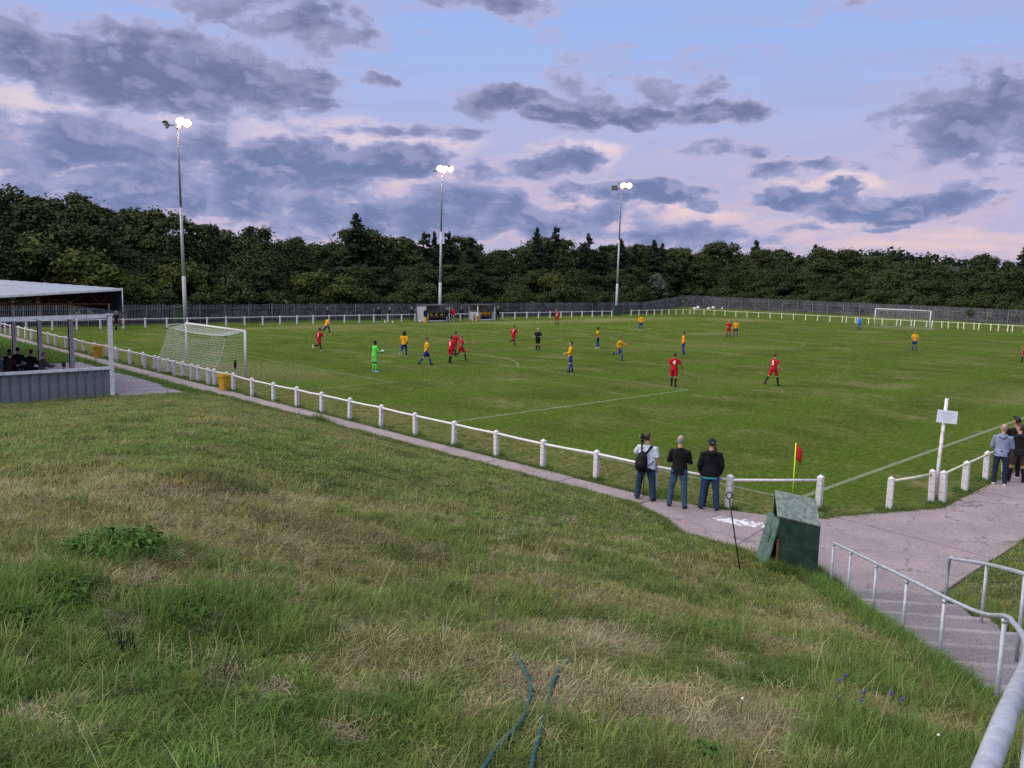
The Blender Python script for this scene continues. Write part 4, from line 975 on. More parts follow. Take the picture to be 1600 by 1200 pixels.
LABELS = {'broad': ('dense dark broadleaf tree in the wood', 'broadleaf trees of the wood'),
 'tall': ('tall narrow broadleaf tree at the back', 'tall trees at the back of the wood'),
 'bush': ('green bush crowding the palisade', 'bushes along the palisade'),
 'pine': ('dark conifer with a ragged top', 'conifers above the wood')}
tr = random.Random(11)
def region(x, y):    # which landmark a tree stands behind, as seen from the bank
    if x < 5: return ', behind the stand roof'
    if x < 19 and y < 110: return ', beside the leftmost pole'
    if x < 31: return ', behind the fence above the nearer goal'
    if x < 42: return ', left of the dugouts'
    if x < 56: return ', behind the dugouts'
    if x < 72: return ', right of the dugouts'
    if x < 84: return ', left of the rightmost pole'
    if x < 100: return ', behind the rightmost pole'
    if y > 76: return ', in the far corner of the field'
    if y > 56: return ', right of the far corner'
    if y > 40: return ', left of the far goal'
    if y > 24: return ', behind the far goal'
    return ', right of the far goal'
def tree(kind, x, y, s, z=0.0, label=None, cat=None, sx=1.0):
    cm, tm = tr.choice(KINDS[kind]); names = {'broad': 'broadleaf_tree', 'tall': 'tall_tree', 'bush': 'bush', 'pine': 'conifer', 'olive': 'olive_bush', 'grey': 'silvery_tree'}
    e = empty(names[kind], (x, y, z), tr.uniform(0, 6.28)); e.scale = (s*sx*tr.uniform(.9, 1.12), s*sx*tr.uniform(.9, 1.12), s)
    put('crown', cm, e); put('trunk', tm, e)
    if label: tag(e, label, cat or ('bush' if kind in ('bush', 'olive') else 'tree'))
    else: tag(e, LABELS[kind][0]+region(x, y), 'bush' if kind == 'bush' else 'tree', LABELS[kind][1])
    return e
# height of the tree line, read along the two sides of the field
def top_back(x):    # behind the long palisade, x along it
    return np.interp(x, [-30, 2, 10, 17, 24, 33, 40, 50, 60, 70, 82, 95, 105, 118], [17.2, 17.0, 15.6, 13.6, 12.4, 11.8, 11.8, 12.2, 11.6, 11.8, 12.4, 13.0, 13.0, 13.0])
def top_right(y): return np.interp(y, [-40, 0, 15, 25, 40, 55, 70, 85], [13.8, 13.4, 13.0, 12.2, 11.8, 12.0, 12.6, 13.4])
x = -30
while x < 120:      # bushes up against the fence
    k = 'bush'; s = tr.uniform(.75, 1.25); yb = 79.2+tr.uniform(-.4, .9) if x < 96 else 79.8+(x-96)*.37+tr.uniform(0, 1)
    tree(k, x, yb, s, -.2 if x < 96 else .2); x += tr.uniform(2.5, 3.8)
x = -30
while x < 122:      # middle row
    h = min(top_back(x)*.62, 9.5)*tr.uniform(.8, 1.1); yb = 84.0+tr.uniform(-1.2, 1.5)+max(0, x-98)*.3
    tree('broad', x, yb, h/10, 0, sx=1.15); x += tr.uniform(3.4, 5.0)
x = -32
while x < 126:      # back row makes the sky line
    h = top_back(x)*tr.uniform(.76, 1.09); yb = 91+tr.uniform(-1.5, 2.5)+max(0, x-98)*.25
    tl = tr.random() < .45; tree('tall' if tl else 'broad', x, yb, h/(12.0 if tl else 10.2), 0, sx=1.1); x += tr.uniform(3.6, 5.2)
x = -34
while x < 128:
    h = top_back(x)*tr.uniform(.80, 1.10); tl = tr.random() < .5; tree('tall' if tl else 'broad', x, 100+tr.uniform(-2, 3), h/(12.0 if tl else 10.2), 0, sx=1.2); x += tr.uniform(5.0, 7.0)
for x, h in ((44.8, 15.2), (57.3, 14.4), (60.5, 14.4), (63.5, 14.4), (66, 13.6), (80.5, 15.3), (85.0, 14.4), (88.5, 15.9), (92, 15.0), (97, 15.3), (100, 14.4), (103.5, 15.2), (107, 15.0), (111, 15.0), (113, 15.4), (119, 15.2)):
    tree('pine', x+tr.uniform(-.8, .8), 88.5+tr.uniform(-1, 2.5), (h-1.2)*tr.uniform(.9, 1.03)/13.4, 0, sx=tr.uniform(1.0, 1.45))
for x, y, h in ((121, 90, 12.5), (126, 92, 13), (131, 95, 13), (122, 97, 13.5), (128, 100, 13.5), (135, 97, 13.5), (117, 95, 12.5), (134, 104, 14), (126, 106, 14), (118, 103, 13.5)): tree('broad', x, y, h/10.6, .5, sx=1.15)
y = 84
while y > -34:
    tree('bush', 120.5+tr.uniform(-.6, .8), y, tr.uniform(.75, 1.15), .6); y -= tr.uniform(2.6, 3.8)
y = 86
while y > -38:
    tree('broad', 125.5+tr.uniform(-1.2, 1.5), y, min(top_right(y)*.66, 9)*tr.uniform(.85, 1.1)/10, .8, sx=1.15); y -= tr.uniform(3.4, 4.8)
y = 90
while y > -42:
    tl = tr.random() < .3; tree('tall' if tl else 'broad', 132+tr.uniform(-1.5, 2), y, top_right(y)*tr.uniform(.80, 1.06)/(12.2 if tl else 10.6), .8, sx=1.15); y -= tr.uniform(3.8, 5.2)
y = 92
while y > -46:
    tree('broad', 141+tr.uniform(-2, 3), y, top_right(y)*tr.uniform(.86, 1.06)/11, .8, sx=1.2); y -= tr.uniform(5.2, 7)
for y, h in ((21, 15.2), (17.5, 14.3), (9, 15.4), (3, 15.6), (76, 14.8), (64, 13.8), (28, 13.6)): tree('pine', 130.5+tr.uniform(-1, 2), y, (h-1.0)/13.4, .8, sx=1.25)
tree('olive', 7.2, 81.2, 1.7, 0, 'large yellowish green bush above the stand roof'); tree('olive', 11.5, 80.6, 1.15, 0, 'lower yellow green bush right of the largest one, over the stand roof')
tree('olive', 16.5, 82.2, 1.45, 0, 'olive green bush just behind the leftmost floodlight pole'); tree('olive', 21.5, 80.2, 1.0, 0, 'olive bush by the palisade right of the leftmost floodlight pole')
tree('olive', 2.0, 84, 2.0, 0, 'tall olive tree rising at the far left above the stand', 'tree')
tree('olive', 35.5, 81.2, 1.35, 0, 'pale olive bush with bare twigs near the fence, left of the dugouts'); tree('olive', 78.2, 82.5, 1.5, 0, 'light green bush between the middle and rightmost poles')
tree('grey', 108.5, 83.4, 1.0, .3, 'small silvery tree above the far corner of the field')
# far wooded hill beyond the trees
m = MB(); n = 40; vs = []; fs = []
for i in range(n+1):
    for j in range(13):
        u = i/n*2-1; v = j/12*2-1; z = 30*max(0, (1-u*u))**1.3*max(0, 1-v*v)+1.2*sin(u*31)+.8*sin(u*57+v*8); vs.append((520+v*90, 215+u*165, z-8))
fs = [(i*13+j, i*13+j+1, (i+1)*13+j+1, (i+1)*13+j) for i in range(n) for j in range(12)]
HILLM = plain('far_wood', (.022, .030, .030), .95, .6, .12, bump=.5)
m.add(vs, fs, True); tag(m.build('hill', HILLM), kind='structure')
fw = []; rr = np.random.RandomState(5)
for k in range(330):
    u = rr.uniform(-1, 1); v = rr.uniform(-.9, .4); z = 30*(max(0, 1-u*u))**1.3*(1-v*v)-8; s_ = rr.uniform(4, 7)
    fw.append((520+v*90, 215+u*165, z+2, s_, s_, s_*.95))
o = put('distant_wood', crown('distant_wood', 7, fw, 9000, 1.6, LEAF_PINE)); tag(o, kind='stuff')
# ================================================================== people
CLOTHS = {}
def cloth(name, rgb, rough=.85, var=.25):
    if name not in CLOTHS: CLOTHS[name] = plain(name, rgb, rough, var, 9, spec=.15)
    return CLOTHS[name]
SKIN = {'pale': plain('pale_skin', (.42, .24, .18), .55, .12, 12), 'tan': plain('tan_skin', (.30, .16, .11), .55, .12, 12), 'brown': plain('brown_skin', (.075, .038, .024), .5, .12, 12)}
EYE = plain('eye_dark', (.02, .015, .012), .3); LIPS = plain('lips', (.25, .09, .075), .5)
HAIRS = {'black': plain('black_hair', (.010, .008, .008), .6, .4, 40), 'brown': plain('brown_hair', (.045, .026, .016), .6, .4, 40), 'fair': plain('fair_hair', (.16, .11, .06), .6, .4, 40), 'grey': plain('grey_hair', (.24, .22, .21), .7, .3, 40)}
QUEUE = []
def rx(v, a): return Vector((v[0], v[1]*cos(a)+v[2]*sin(a), -v[1]*sin(a)+v[2]*cos(a)))   # lean forward by a (towards +y)
def skeleton(p):
    J = {}; ln = R(p.get('lean', 0)); O = Vector((0, 0, 0)); up = lambda x, y, z: rx((x, y, z), ln)
    J['P'] = O
    J['N'] = up(0, 0, .53); J['C'] = up(0, 0, .34)
    J['H'] = J['N']+rx((0, .015, .158), ln*.3+R(p.get('nod', 0)))
    for s, k in ((-1, 'L'), (1, 'R')):
        sh = up(s*(.182+.018*p.get('fat', 0)), 0, .432); J['S'+k] = sh
        a, ab, e, inw = [R(q) for q in p.get('arm'+k, (0, 8, 12, 0))]
        tw = ln
        a1 = a+tw*0
        u = Vector((s*sin(ab), sin(a1)*cos(ab), -cos(a1)*cos(ab))); el = sh+u*.29; J['E'+k] = el
        f = Vector((s*sin(ab)*.4, sin(a1+e), -cos(a1+e))).normalized(); f = (f*cos(inw)+Vector((-s, 0, 0))*sin(inw)).normalized()
        wr = el+f*.25; J['W'+k] = wr; J['HD'+k] = (wr, f)
        hp = Vector((s*.095, 0, -.03)); J['G'+k] = hp
        a, sp, kn = [R(q) for q in p.get('leg'+k, (0, 4, 2))]
        t = Vector((s*sin(sp), sin(a), -cos(a)*cos(sp))).normalized(); kk = hp+t*.435; J['K'+k] = kk
        b = a-kn; sd = Vector((s*sin(sp)*.6, sin(b), -cos(b))).normalized(); an = kk+sd*.42; J['A'+k] = an
        fa = b if abs(b) > R(22) and p.get('lift'+k, kn > R(35) and a < R(60)) else 0.0
        J['F'+k] = (an, Vector((s*.18, cos(fa), sin(fa))).normalized(), Vector((0, -sin(fa), cos(fa))))
    lo = 1e9
    for k in 'LR':
        an, fd, fu = J['F'+k]
        for q in (an-fu*.085-fd*.06, an-fu*.085+fd*.19): lo = min(lo, q.z)
    J['z'] = -lo; return J
def torso(m, J, ln, fat, ease=0.0, z0=-.10, z1=.50, shl=1.0, n=14, neck=True, hem=False):
    prof = [(-.12, .10, .085, 0), (-.06, .150, .115, .0), (.02, .168+.04*fat, .118+.04*fat, .005), (.10, .155+.055*fat, .108+.055*fat, .012+.02*fat), (.20, .150+.055*fat, .105+.06*fat, .016+.025*fat), (.30, .166+.035*fat, .112+.035*fat, .012+.01*fat),
            (.38, .176*shl, .108+.015*fat, .002), (.43, .160*shl, .090, -.004), (.475, .118, .076, -.008), (.51, .080, .066, -.006), (.535, .062, .060, -.004)]
    if hem: prof[0] = (-.12, .170+.045*fat, .124+.055*fat, .0); prof[1] = (-.06, .172+.045*fat, .124+.06*fat, .004)
    if neck: prof += [(.56, .056, .058, .002), (.62, .055, .058, .010)]
    pts, rd = [], []
    for z, a, b, y in prof:
        if z < z0-.001 or z > z1+.001: continue
        pts.append(rx((0, y, z), ln)); rd.append((a+ease, b+ease))
    m.loft(pts, rd, n, (1, 0, 0))
def limb(m, pts, rads, n=9): m.loft(pts, rads, n, (1, 0, 0))
def lerp(a, b, t): return a+(b-a)*t
def queue(mb, name, mats, parent, vox, smooth=2, post=None, folds=0.0): QUEUE.append((mb, name, mats, parent, vox, smooth, post, folds))
def person(x, y, rel, label, group, pose, top, bottom, socks=None, shoe='black', skin='pale', hair='brown', hstyle='short', H=1.78, fat=0.0, sleeves='short', near=False, zoff=0.0, look=0, number=None, bib=None, face=None, tights=False, sleeve_col=None, hood=False, long_top=False, tee=None):
    az = math.degrees(math.atan2(y-CAM.y, x-CAM.x)) if face is None else face
    e = empty('person', (x, y, zoff), R(az-rel-90), label, 'person', group); sc = H/1.78; e.scale = (sc, sc, sc)
    J = skeleton(dict(pose, fat=fat)); Z = Vector((0, 0, J['z'])); ln = R(pose.get('lean', 0)); vox = .0105 if near else .021
    for k in list(J):
        if isinstance(J[k], Vector): J[k] = J[k]+Z
        elif isinstance(J[k], tuple): J[k] = (J[k][0]+Z,)+J[k][1:]
    # --- body: torso, head, limbs and hands, merged into one skin
    b = MB(); t = MB(); torso(t, J, ln, fat); b.add([Vector(v)+Z for v in t.v], t.f)
    hd = J['H']; lk = R(look); cy, sy = cos(lk), sin(lk)
    def hp(vx, vy, vz): return hd+Vector((vx*cy+vy*sy, -vx*sy+vy*cy, vz))*1.06
    b.loft([hp(0, .035, -.125), hp(0, .030, -.105), hp(0, .018, -.07), hp(0, .006, -.02), hp(0, 0, .03), hp(0, -.006, .075), hp(0, -.008, .105), hp(0, -.008, .12)],
           [(.028, .025), (.048, .050), (.062, .076), (.072, .092), (.076, .098), (.068, .088), (.045, .060), (.016, .02)], 14, (cy, -sy, 0))
    b.loft([hp(0, .085, .02), hp(0, .108, -.022), hp(0, .112, -.034), hp(0, .085, -.042)], [(.008, .008), (.015, .013), (.016, .010), (.008, .008)], 7, (cy, -sy, 0))
    for s in (-1, 1): b.ball(hp(s*.079, -.008, -.008), (.012, .022, .033), 8, 6)
    limb(b, [lerp(J['N'], J['H'], -.12), lerp(J['N'], J['H'], .62)], [.058, .056])
    for s, k in ((-1, 'L'), (1, 'R')):
        S, E, Wt = J['S'+k], J['E'+k], J['W'+k]; f = J['HD'+k][1]
        limb(b, [lerp(S, Vector((0, 0, S.z)), .35), S+Vector((0, 0, -.005)), lerp(S, E, .35), E, lerp(E, Wt, .3), Wt], [.050, .056, .050, .041, .044, .029])
        sd, pn = frame(f, (0, 1, .2)); sd = -sd if sd.y < 0 else sd
        limb(b, [Wt-f*.01, Wt+f*.03, Wt+f*.075, Wt+f*.095], [(.024, .019), (.036, .018), (.043, .016), (.038, .013)])
        for i in range(4):
            o = sd*(.030-.020*i); L = (.066, .078, .072, .056)[i]; c = pn*(.012*(1 if s < 0 else -1))
            q = Wt+f*.088+o; limb(b, [q, q+f*L*.55+c*.6, q+f*L*.9+c*2.0], [.0098, .0092, .0078], 6)
        q = Wt+f*.03+sd*.034; limb(b, [q-f*.01, q+sd*.022+f*.026, q+sd*.030+f*.058], [.014, .0115, .009], 6)
        G, K, A = J['G'+k], J['K'+k], J['A'+k]
        limb(b, [G+Vector((-s*.02, 0, .06)), G, lerp(G, K, .3), lerp(G, K, .75), K, lerp(K, A, .28), lerp(K, A, .7), A], [.09, .092, .083, .062, .055, .058, .042, .036])
        an, fd, fu = J['F'+k]; limb(b, [an-fu*.05-fd*.04, an-fu*.052+fd*.08, an-fu*.062+fd*.16], [(.032, .032), (.038, .028), (.030, .016)])
    eyes = [hp(s*.031, .088, .018) for s in (-1, 1)]; mouth = hp(0, .092, -.068)
    def paint(me):
        P_ = np.empty(len(me.polygons)*3, np.float32); me.polygons.foreach_get('center', P_); P_ = P_.reshape(-1, 3)
        mi = np.zeros(len(P_), np.int32)
        for q in eyes: mi[np.linalg.norm((P_-np.array(q))*np.array([.8, .8, 1.3]), axis=1) < (.0125 if near else .018)] = 1
        mi[np.linalg.norm((P_-np.array(mouth))*np.array([.55, .8, 1.8]), axis=1) < .017] = 2
        me.polygons.foreach_set('material_index', mi)
    queue(b, 'body', [SKIN[skin], EYE, LIPS], e, vox, 1, paint)
    # --- top
    ez = .014 if near else .018
    t = MB(); torso(t, J, ln, fat, ez+(.008 if long_top else 0), -.125, .515, 1.0, neck=False, hem=True); m = MB(); m.add([Vector(v)+Z for v in t.v], t.f)
    if hood: m.loft([Z*0+J['N']+rx((-.10, .0, -.02), ln), J['N']+rx((-.07, -.10, -.05), ln), J['N']+rx((0, -.135, -.08), ln), J['N']+rx((.07, -.10, -.05), ln), J['N']+rx((.10, .0, -.02), ln)], [.035, .055, .062, .055, .035], 8, (0, 0, 1))
    for s, k in ((-1, 'L'), (1, 'R')):
        S, E, Wt = J['S'+k], J['E'+k], J['W'+k]; inn = lerp(S, Vector((0, 0, S.z)), .4)
        if sleeves == 'short': limb(m, [inn, S+Vector((0, 0, -.005)), lerp(S, E, .45), lerp(S, E, .80)], [.058+ez*.4, .064+ez, .064+ez, .064+ez], 10)
        else: limb(m, [inn, S+Vector((0, 0, -.005)), lerp(S, E, .5), E, lerp(E, Wt, .5), lerp(E, Wt, .96)], [.058+ez*.4, .062+ez, .055+ez, .048+ez, .043+ez*.9, .036+ez*.8], 10)
    tm = cloth(*top); queue(m, 'hoodie' if hood else ('jacket' if long_top else 'shirt'), [tm], e, vox*1.1, 2, None, .010 if near else .0)
    if tee:
        t = MB(); t.loft([Z+rx((0, .004, -.06), ln), Z+rx((0, .002, -.12), ln), Z+Vector((0, 0, -.165))], [(.170+.045*fat, .124+.055*fat), (.172+.045*fat, .126+.055*fat), (.168+.045*fat, .122+.05*fat)], 16, (1, 0, 0)); t.build('tee_hem', cloth(*tee), e)
    # --- bottoms
    m = MB(); kind = bottom[0].split('_')[-1]; bm_ = cloth(*bottom)
    W0 = .168+.04*fat; LF = 1+.16*fat
    m.loft([Z+rx((0, 0, .075), ln), Z+rx((0, 0, .02), ln), Z+Vector((0, -.004, -.05)), Z+Vector((0, -.002, -.115))], [(W0-.012, .118+.035*fat), (W0+.008, .126+.03*fat), (W0-.002, .120), (.12, .085)], 14, (1, 0, 0))
    for s, k in ((-1, 'L'), (1, 'R')):
        G, K, A = J['G'+k], J['K'+k], J['A'+k]
        if kind == 'shorts': limb(m, [G+Vector((-s*.015, 0, .05)), G, lerp(G, K, .4), lerp(G, K, .86)], [.098, .104, .100, .098], 12)
        else:
            w = .0 if kind != 'jeans' else .004
            limb(m, [G+Vector((-s*.015, 0, .05)), G, lerp(G, K, .4), lerp(G, K, .85), K, lerp(K, A, .35), lerp(K, A, .75), lerp(K, A, 1.02)], [.099*LF, .104*LF, (.092+w)*LF, (.073+w)*LF, (.068+w)*LF, (.067+w)*LF, (.060+w)*LF, (.064+w)*LF], 12)
    queue(m, 'shorts' if kind == 'shorts' else 'trousers', [bm_], e, vox*1.1, 2, None, .009 if near else 0)
    # --- socks and shoes
    for s, k in ((-1, 'L'), (1, 'R')):
        K, A = J['K'+k], J['A'+k]; an, fd, fu = J['F'+k]
        if socks:
            m = MB(); limb(m, [lerp(K, A, .10), lerp(K, A, .28), lerp(K, A, .7), A-fu*.02], [.060, .064, .048, .042], 10); m.build('sock', cloth(*socks), e)
        if tights:
            m = MB(); G = J['G'+k]; limb(m, [lerp(G, K, .8), K, lerp(K, A, .3), lerp(K, A, .9)], [.07, .062, .062, .044], 10); m.build('tights', bm_, e)
        m = MB(); m.loft([an-fu*.078-fd*.075, an-fu*.045-fd*.065, an-fu*.035-fd*.02, an-fu*.048+fd*.06, an-fu*.062+fd*.13, an-fu*.068+fd*.185, an-fu*.07+fd*.20][1:], [(.020, .028), (.040, .048), (.044, .040), (.046, .028), (.036, .019), (.012, .010)], 10, fd.cross(fu))
        sm = {'black': BLACK, 'white': cloth('white_shoe', (.6, .6, .62)), 'brown': cloth('brown_shoe', (.05, .03, .02)), 'blue': cloth('blue_boot', (.03, .06, .22)), 'mint': cloth('mint_boot', (.35, .5, .52))}[shoe]
        m.box(an-fu*.077+fd*.055, (.078, .255, .018), rot=Matrix((fd.cross(fu), fd, fu)).transposed()); m.build('shoe', sm, e)
    # --- hair or hat
    hm = HAIRS.get(hair)
    def dome(keep, k=1.06, n=18, mm=12, drop=0):
        m = MB(); vs = []; fs = []; ok = {}
        def cell(i, j): ph = pi*i/mm; th = 2*pi*j/n; return Vector((sin(ph)*sin(th), sin(ph)*cos(th), cos(ph)))
        for i in range(mm):
            for j in range(n):
                c = (cell(i+.5, j+.5))
                if not keep(c): continue
                f = []
                for (a, bb) in ((i, j), (i+1, j), (i+1, j+1), (i, j+1)):
                    key = (a, bb % n if 0 < a < mm else 0)
                    if key not in ok:
                        q = cell(a, bb); r_ = k+.02*sin(7*q.x+5*q.z+3*q.y); ok[key] = len(vs); vs.append(hp(q.x*.079*r_, q.y*.099*r_-.006, q.z*.108*r_+.018))
                    if ok[key] not in f: f.append(ok[key])
                if len(f) > 2: fs.append(tuple(f))
        m.add(vs, fs, True); return m
    if hstyle == 'short': dome(lambda c: c.z > .18+c.y*.62 or (c.y < -.15 and c.z > -.55)).build('hair', hm, e)
    elif hstyle == 'crop': dome(lambda c: c.z > .30+c.y*.6 or (c.y < -.2 and c.z > -.45), 1.03).build('hair', hm, e)
    elif hstyle == 'bald': dome(lambda c: (c.y < .25 and -.5 < c.z < .45+.1*c.x) and not (c.z > .1 and abs(c.x) < .5 and c.y > -.5), 1.03).build('hair', hm, e)
    elif hstyle == 'quiff':
        m = dome(lambda c: c.z > .2+c.y*.5 or (c.y < -.1 and c.z > -.5), 1.10); m.ball(hp(0, .05, .115), (.06, .055, .035), 10, 6); m.build('hair', hm, e)
    elif hstyle == 'dreads':
        m = dome(lambda c: c.z > .1+c.y*.55 or (c.y < -.1), 1.12); r = random.Random(5)
        for i in range(22):
            a = pi*.5*r.uniform(-1.15, 1.15)+pi; q = hp(.085*sin(a), .09*cos(a), .03); m.tube([hp(.05*sin(a), .05*cos(a), .11), q, q+Vector((.03*sin(a), .03*cos(a)*0-.01, -.12)), q+Vector((.02*sin(a), -.02, -.22-.05*r.random()))], [.016, .018, .017, .009], 6)
        m.build('hair', hm, e)
    elif hstyle == 'cap':
        dome(lambda c: c.y < .3 and -.45 < c.z < .1, 1.02).build('hair', hm, e)
        m = dome(lambda c: c.z > .12, 1.13); m.loft([hp(-.07, .06, .045), hp(-.04, .15, .035), hp(0, .175, .035), hp(.04, .15, .035), hp(.07, .06, .045)], [(.012, .03)]*5, 6, (0, 0, 1)); m.build('cap', cloth('dark_cap', (.016, .017, .026)), e)
        m = MB(); m.tube([hp(.035*sin(a), -.118+.008*abs(a), .035+.02*cos(a)-.012) for a in (-1, -.6, 0, .6, 1)], .007, 6); m.build('cap_strap', cloth('pale_strap', (.3, .29, .28)), e)
    if bib:
        t = MB(); torso(t, J, ln, fat, ez+.022, .06, .46, 1.0, neck=False); m = MB(); m.add([Vector(v)+Z for v in t.v], t.f); queue(m, 'bib', [cloth(*bib)], e, vox*1.2, 1)
    if number:
        cu = bpy.data.curves.new('number', 'FONT'); cu.body = number; cu.size = .31; cu.align_x = 'CENTER'; cu.align_y = 'CENTER'; cu.offset = .008
        tmp = bpy.data.objects.new('number_source', cu); NUM.append((tmp, e, Z+rx((0, 0, .30), ln), ln))
    return e, J, Z, hp
NUM = []
NUMM = plain('white_print', (.75, .72, .72), .7, .05)
def flush():
    """merge every queued body or garment into one closed surface"""
    tmp = []
    for mb, name, mats, parent, vox, sm, post, folds in QUEUE:
        me = mb.mesh('tmp', mats[0]); o = bpy.data.objects.new('tmp', me); C.objects.link(o)
        md = o.modifiers.new('r', 'REMESH'); md.mode = 'VOXEL'; md.voxel_size = vox; md.adaptivity = 0; tmp.append(o)
    for n_ in NUM: C.objects.link(n_[0])
    bpy.context.view_layer.update(); dg = bpy.context.evaluated_depsgraph_get()
    for o, (mb, name, mats, parent, vox, sm, post, folds) in zip(tmp, QUEUE):
        me = bpy.data.meshes.new_from_object(o.evaluated_get(dg)); me.name = name; me.materials.clear()
        for m_ in mats: me.materials.append(m_)
        bm = bmesh.new(); bm.from_mesh(me)
        for _ in range(sm): bmesh.ops.smooth_vert(bm, verts=bm.verts, factor=.5, use_axis_x=True, use_axis_y=True, use_axis_z=True)
        if folds:
            bm.normal_update(); sd = random.random()*50
            for v in bm.verts:
                c = v.co; f = noise.noise(Vector((c.x*9+sd, c.y*9, c.z*5)))*.65+noise.noise(Vector((c.x*7, c.y*7+sd, c.z*22+c.x*6)))*.5
                v.co = c+v.normal*(f*folds)
        for f in bm.faces: f.smooth = True
        bm.to_mesh(me); bm.free()
        if post: post(me)
        put(name, me, parent)
    for o, e, c, ln in NUM:
        me = bpy.data.meshes.new_from_object(o.evaluated_get(dg)); sh = [ch for ch in e.children if ch.name.split('.')[0] in ('shirt', 'jacket')][0]
        tr_ = BVHTree.FromPolygons([v.co for v in sh.data.vertices], [tuple(p.vertices) for p in sh.data.polygons])
        bm = bmesh.new(); bm.from_mesh(me); bmesh.ops.subdivide_edges(bm, edges=[q for q in bm.edges if q.calc_length() > .05], cuts=2)
        for v in bm.verts:
            q = c+rx((v.co.x, 0, v.co.y), ln); hit = tr_.ray_cast(q+Vector((0, -1, 0)), Vector((0, 1, 0))); v.co = (hit[0]+Vector((0, -.006, 0))) if hit[0] else q+Vector((0, -.13, 0))
        bm.to_mesh(me); bm.free(); me.materials.clear(); me.materials.append(NUMM); put('number', me, sh)
        bpy.data.objects.remove(o)
    for o in tmp: me = o.data; bpy.data.objects.remove(o); bpy.data.meshes.remove(me)
    QUEUE.clear(); NUM.clear()
# poses
STAND = dict(legL=(3, 5, 3), legR=(-3, 5, 2), armL=(2, 9, 14, 0), armR=(-2, 9, 14, 0))
WIDE = dict(legL=(3, 8, 4), legR=(-4, 8, 2), armL=(4, 14, 20, 5), armR=(-3, 14, 20, 5))
def WALK(f=1, lean=3): return dict(lean=lean, legL=(24*f, 4, 8 if f > 0 else 22), legR=(-24*f, 4, 22 if f > 0 else 8), armL=(-22*f, 10, 28, 5), armR=(22*f, 10, 28, 5))
def RUN(f=1, lean=9): return dict(lean=lean, legL=(34, 4, 26) if f > 0 else (-14, 4, 78), legR=(-14, 4, 78) if f > 0 else (34, 4, 26), armL=((-38, 14, 85, 10) if f > 0 else (30, 14, 88, 18)), armR=((30, 14, 88, 18) if f > 0 else (-38, 14, 85, 10)))
def JOG(f=1, lean=6): return dict(lean=lean, legL=(16, 3, 14) if f > 0 else (-8, 3, 62), legR=(-8, 3, 62) if f > 0 else (16, 3, 14), armL=((-25, 14, 72, 12) if f > 0 else (18, 14, 80, 20)), armR=((18, 14, 80, 20) if f > 0 else (-25, 14, 72, 12)))
POCKETS = dict(legL=(3, 7, 3), legR=(-3, 7, 2), armL=(-6, 15, 32, 16), armR=(-6, 15, 32, 16))
FOLDED = dict(legL=(2, 6, 3), legR=(-2, 7, 3), armL=(18, 12, 84, 48), armR=(14, 12, 88, 48))
SIT = dict(lean=12, legL=(84, 8, 84), legR=(84, 8, 84), armL=(32, 8, 58, 12), armR=(30, 8, 60, 12), liftL=False, liftR=False)
RED = ('red_shirt', (.40, .006, .020)); REDS = ('red_shorts', (.36, .006, .018)); YEL = ('amber_shirt', (.66, .30, .012)); BLU = ('royal_blue_shorts', (.012, .03, .17)); BSOCK = ('blue_sock', (.02, .05, .24)); KSOCK = ('black_sock', (.012, .012, .014))
GRN = ('lime_green_shirt', (.13, .62, .09)); GRNS = ('lime_green_shorts', (.13, .62, .09)); GSOCK = ('lime_green_sock', (.12, .60, .08))
BLK = ('black_shirt', (.010, .010, .012)); BLKS = ('black_shorts', (.010, .010, .012)); NAVY = ('navy_jacket', (.014, .017, .030)); NAVYT = ('dark_trousers', (.014, .016, .024)); JEANS = ('dark_blue_jeans', (.024, .048, .095)); JEANS2 = ('mid_blue_jeans', (.042, .080, .125))
RT, YT = 'players in red', 'players in amber and blue'
person(11.38, 42.44, 55, 'player in red running near the left, one leg kicked back, white boots', RT, RUN(1), RED, REDS, KSOCK, 'white', 'tan', 'black', number='3')
person(20.66, 56.52, 50, 'player in amber sprinting far left behind the red runner', YT, RUN(-1, 14), YEL, BLU, KSOCK, 'white', 'brown', 'black', sleeves='long')
gk, gJ, gZ, _h = person(7.41, 29.76, 62, 'goalkeeper in bright lime green kit holding the white ball', 'goalkeepers', dict(legL=(2, 4, 3), legR=(4, 5, 4), lean=3, armL=(22, 8, 62, 18), armR=(24, 8, 62, 18)), GRN, GRNS, GSOCK, 'mint', 'brown', 'black', hstyle='crop', sleeves='long', H=1.84)
person(14.12, 35.91, 15, 'player in amber with long dark dreadlocks and blue tights jogging away', YT, JOG(-1), YEL, BLU, BSOCK, 'mint', 'brown', 'black', 'dreads', sleeves='long', tights=True, number=None, H=1.82)
person(12.12, 30.9, 78, 'player in amber striding right with a long step, black boots', YT, dict(lean=4, legL=(26, 4, 6), legR=(-28, 4, 16), armL=(-14, 8, 20, 4), armR=(14, 8, 40, 10)), YEL, BLU, BSOCK, 'black', 'pale', 'brown', H=1.84)
person(14.44, 31.29, 40, 'stocky player in red with number 5 walking right of the striding amber player', RT, dict(lean=7, legL=(14, 4, 26), legR=(-8, 4, 14), armL=(14, 10, 40, 6), armR=(24, 16, 20, -10)), RED, REDS, KSOCK, 'black', 'tan', 'black', 'crop', number='5', fat=.3)
person(16.1, 32.2, 62, 'player in red jogging with one black boot kicked back, front of the red pair', RT, RUN(-1, 5), RED, REDS, KSOCK, 'black', 'pale', 'fair', 'crop')
person(17.6, 34.6, 50, 'player in red half hidden behind the jogging red player', RT, JOG(1), RED, REDS, KSOCK, 'black', 'tan', 'brown')
person(27.89, 39.21, 40, 'player in red running left of the referee, trailing leg lifted', RT, RUN(1, 8), RED, REDS, KSOCK, 'black', 'pale', 'black', number='7')
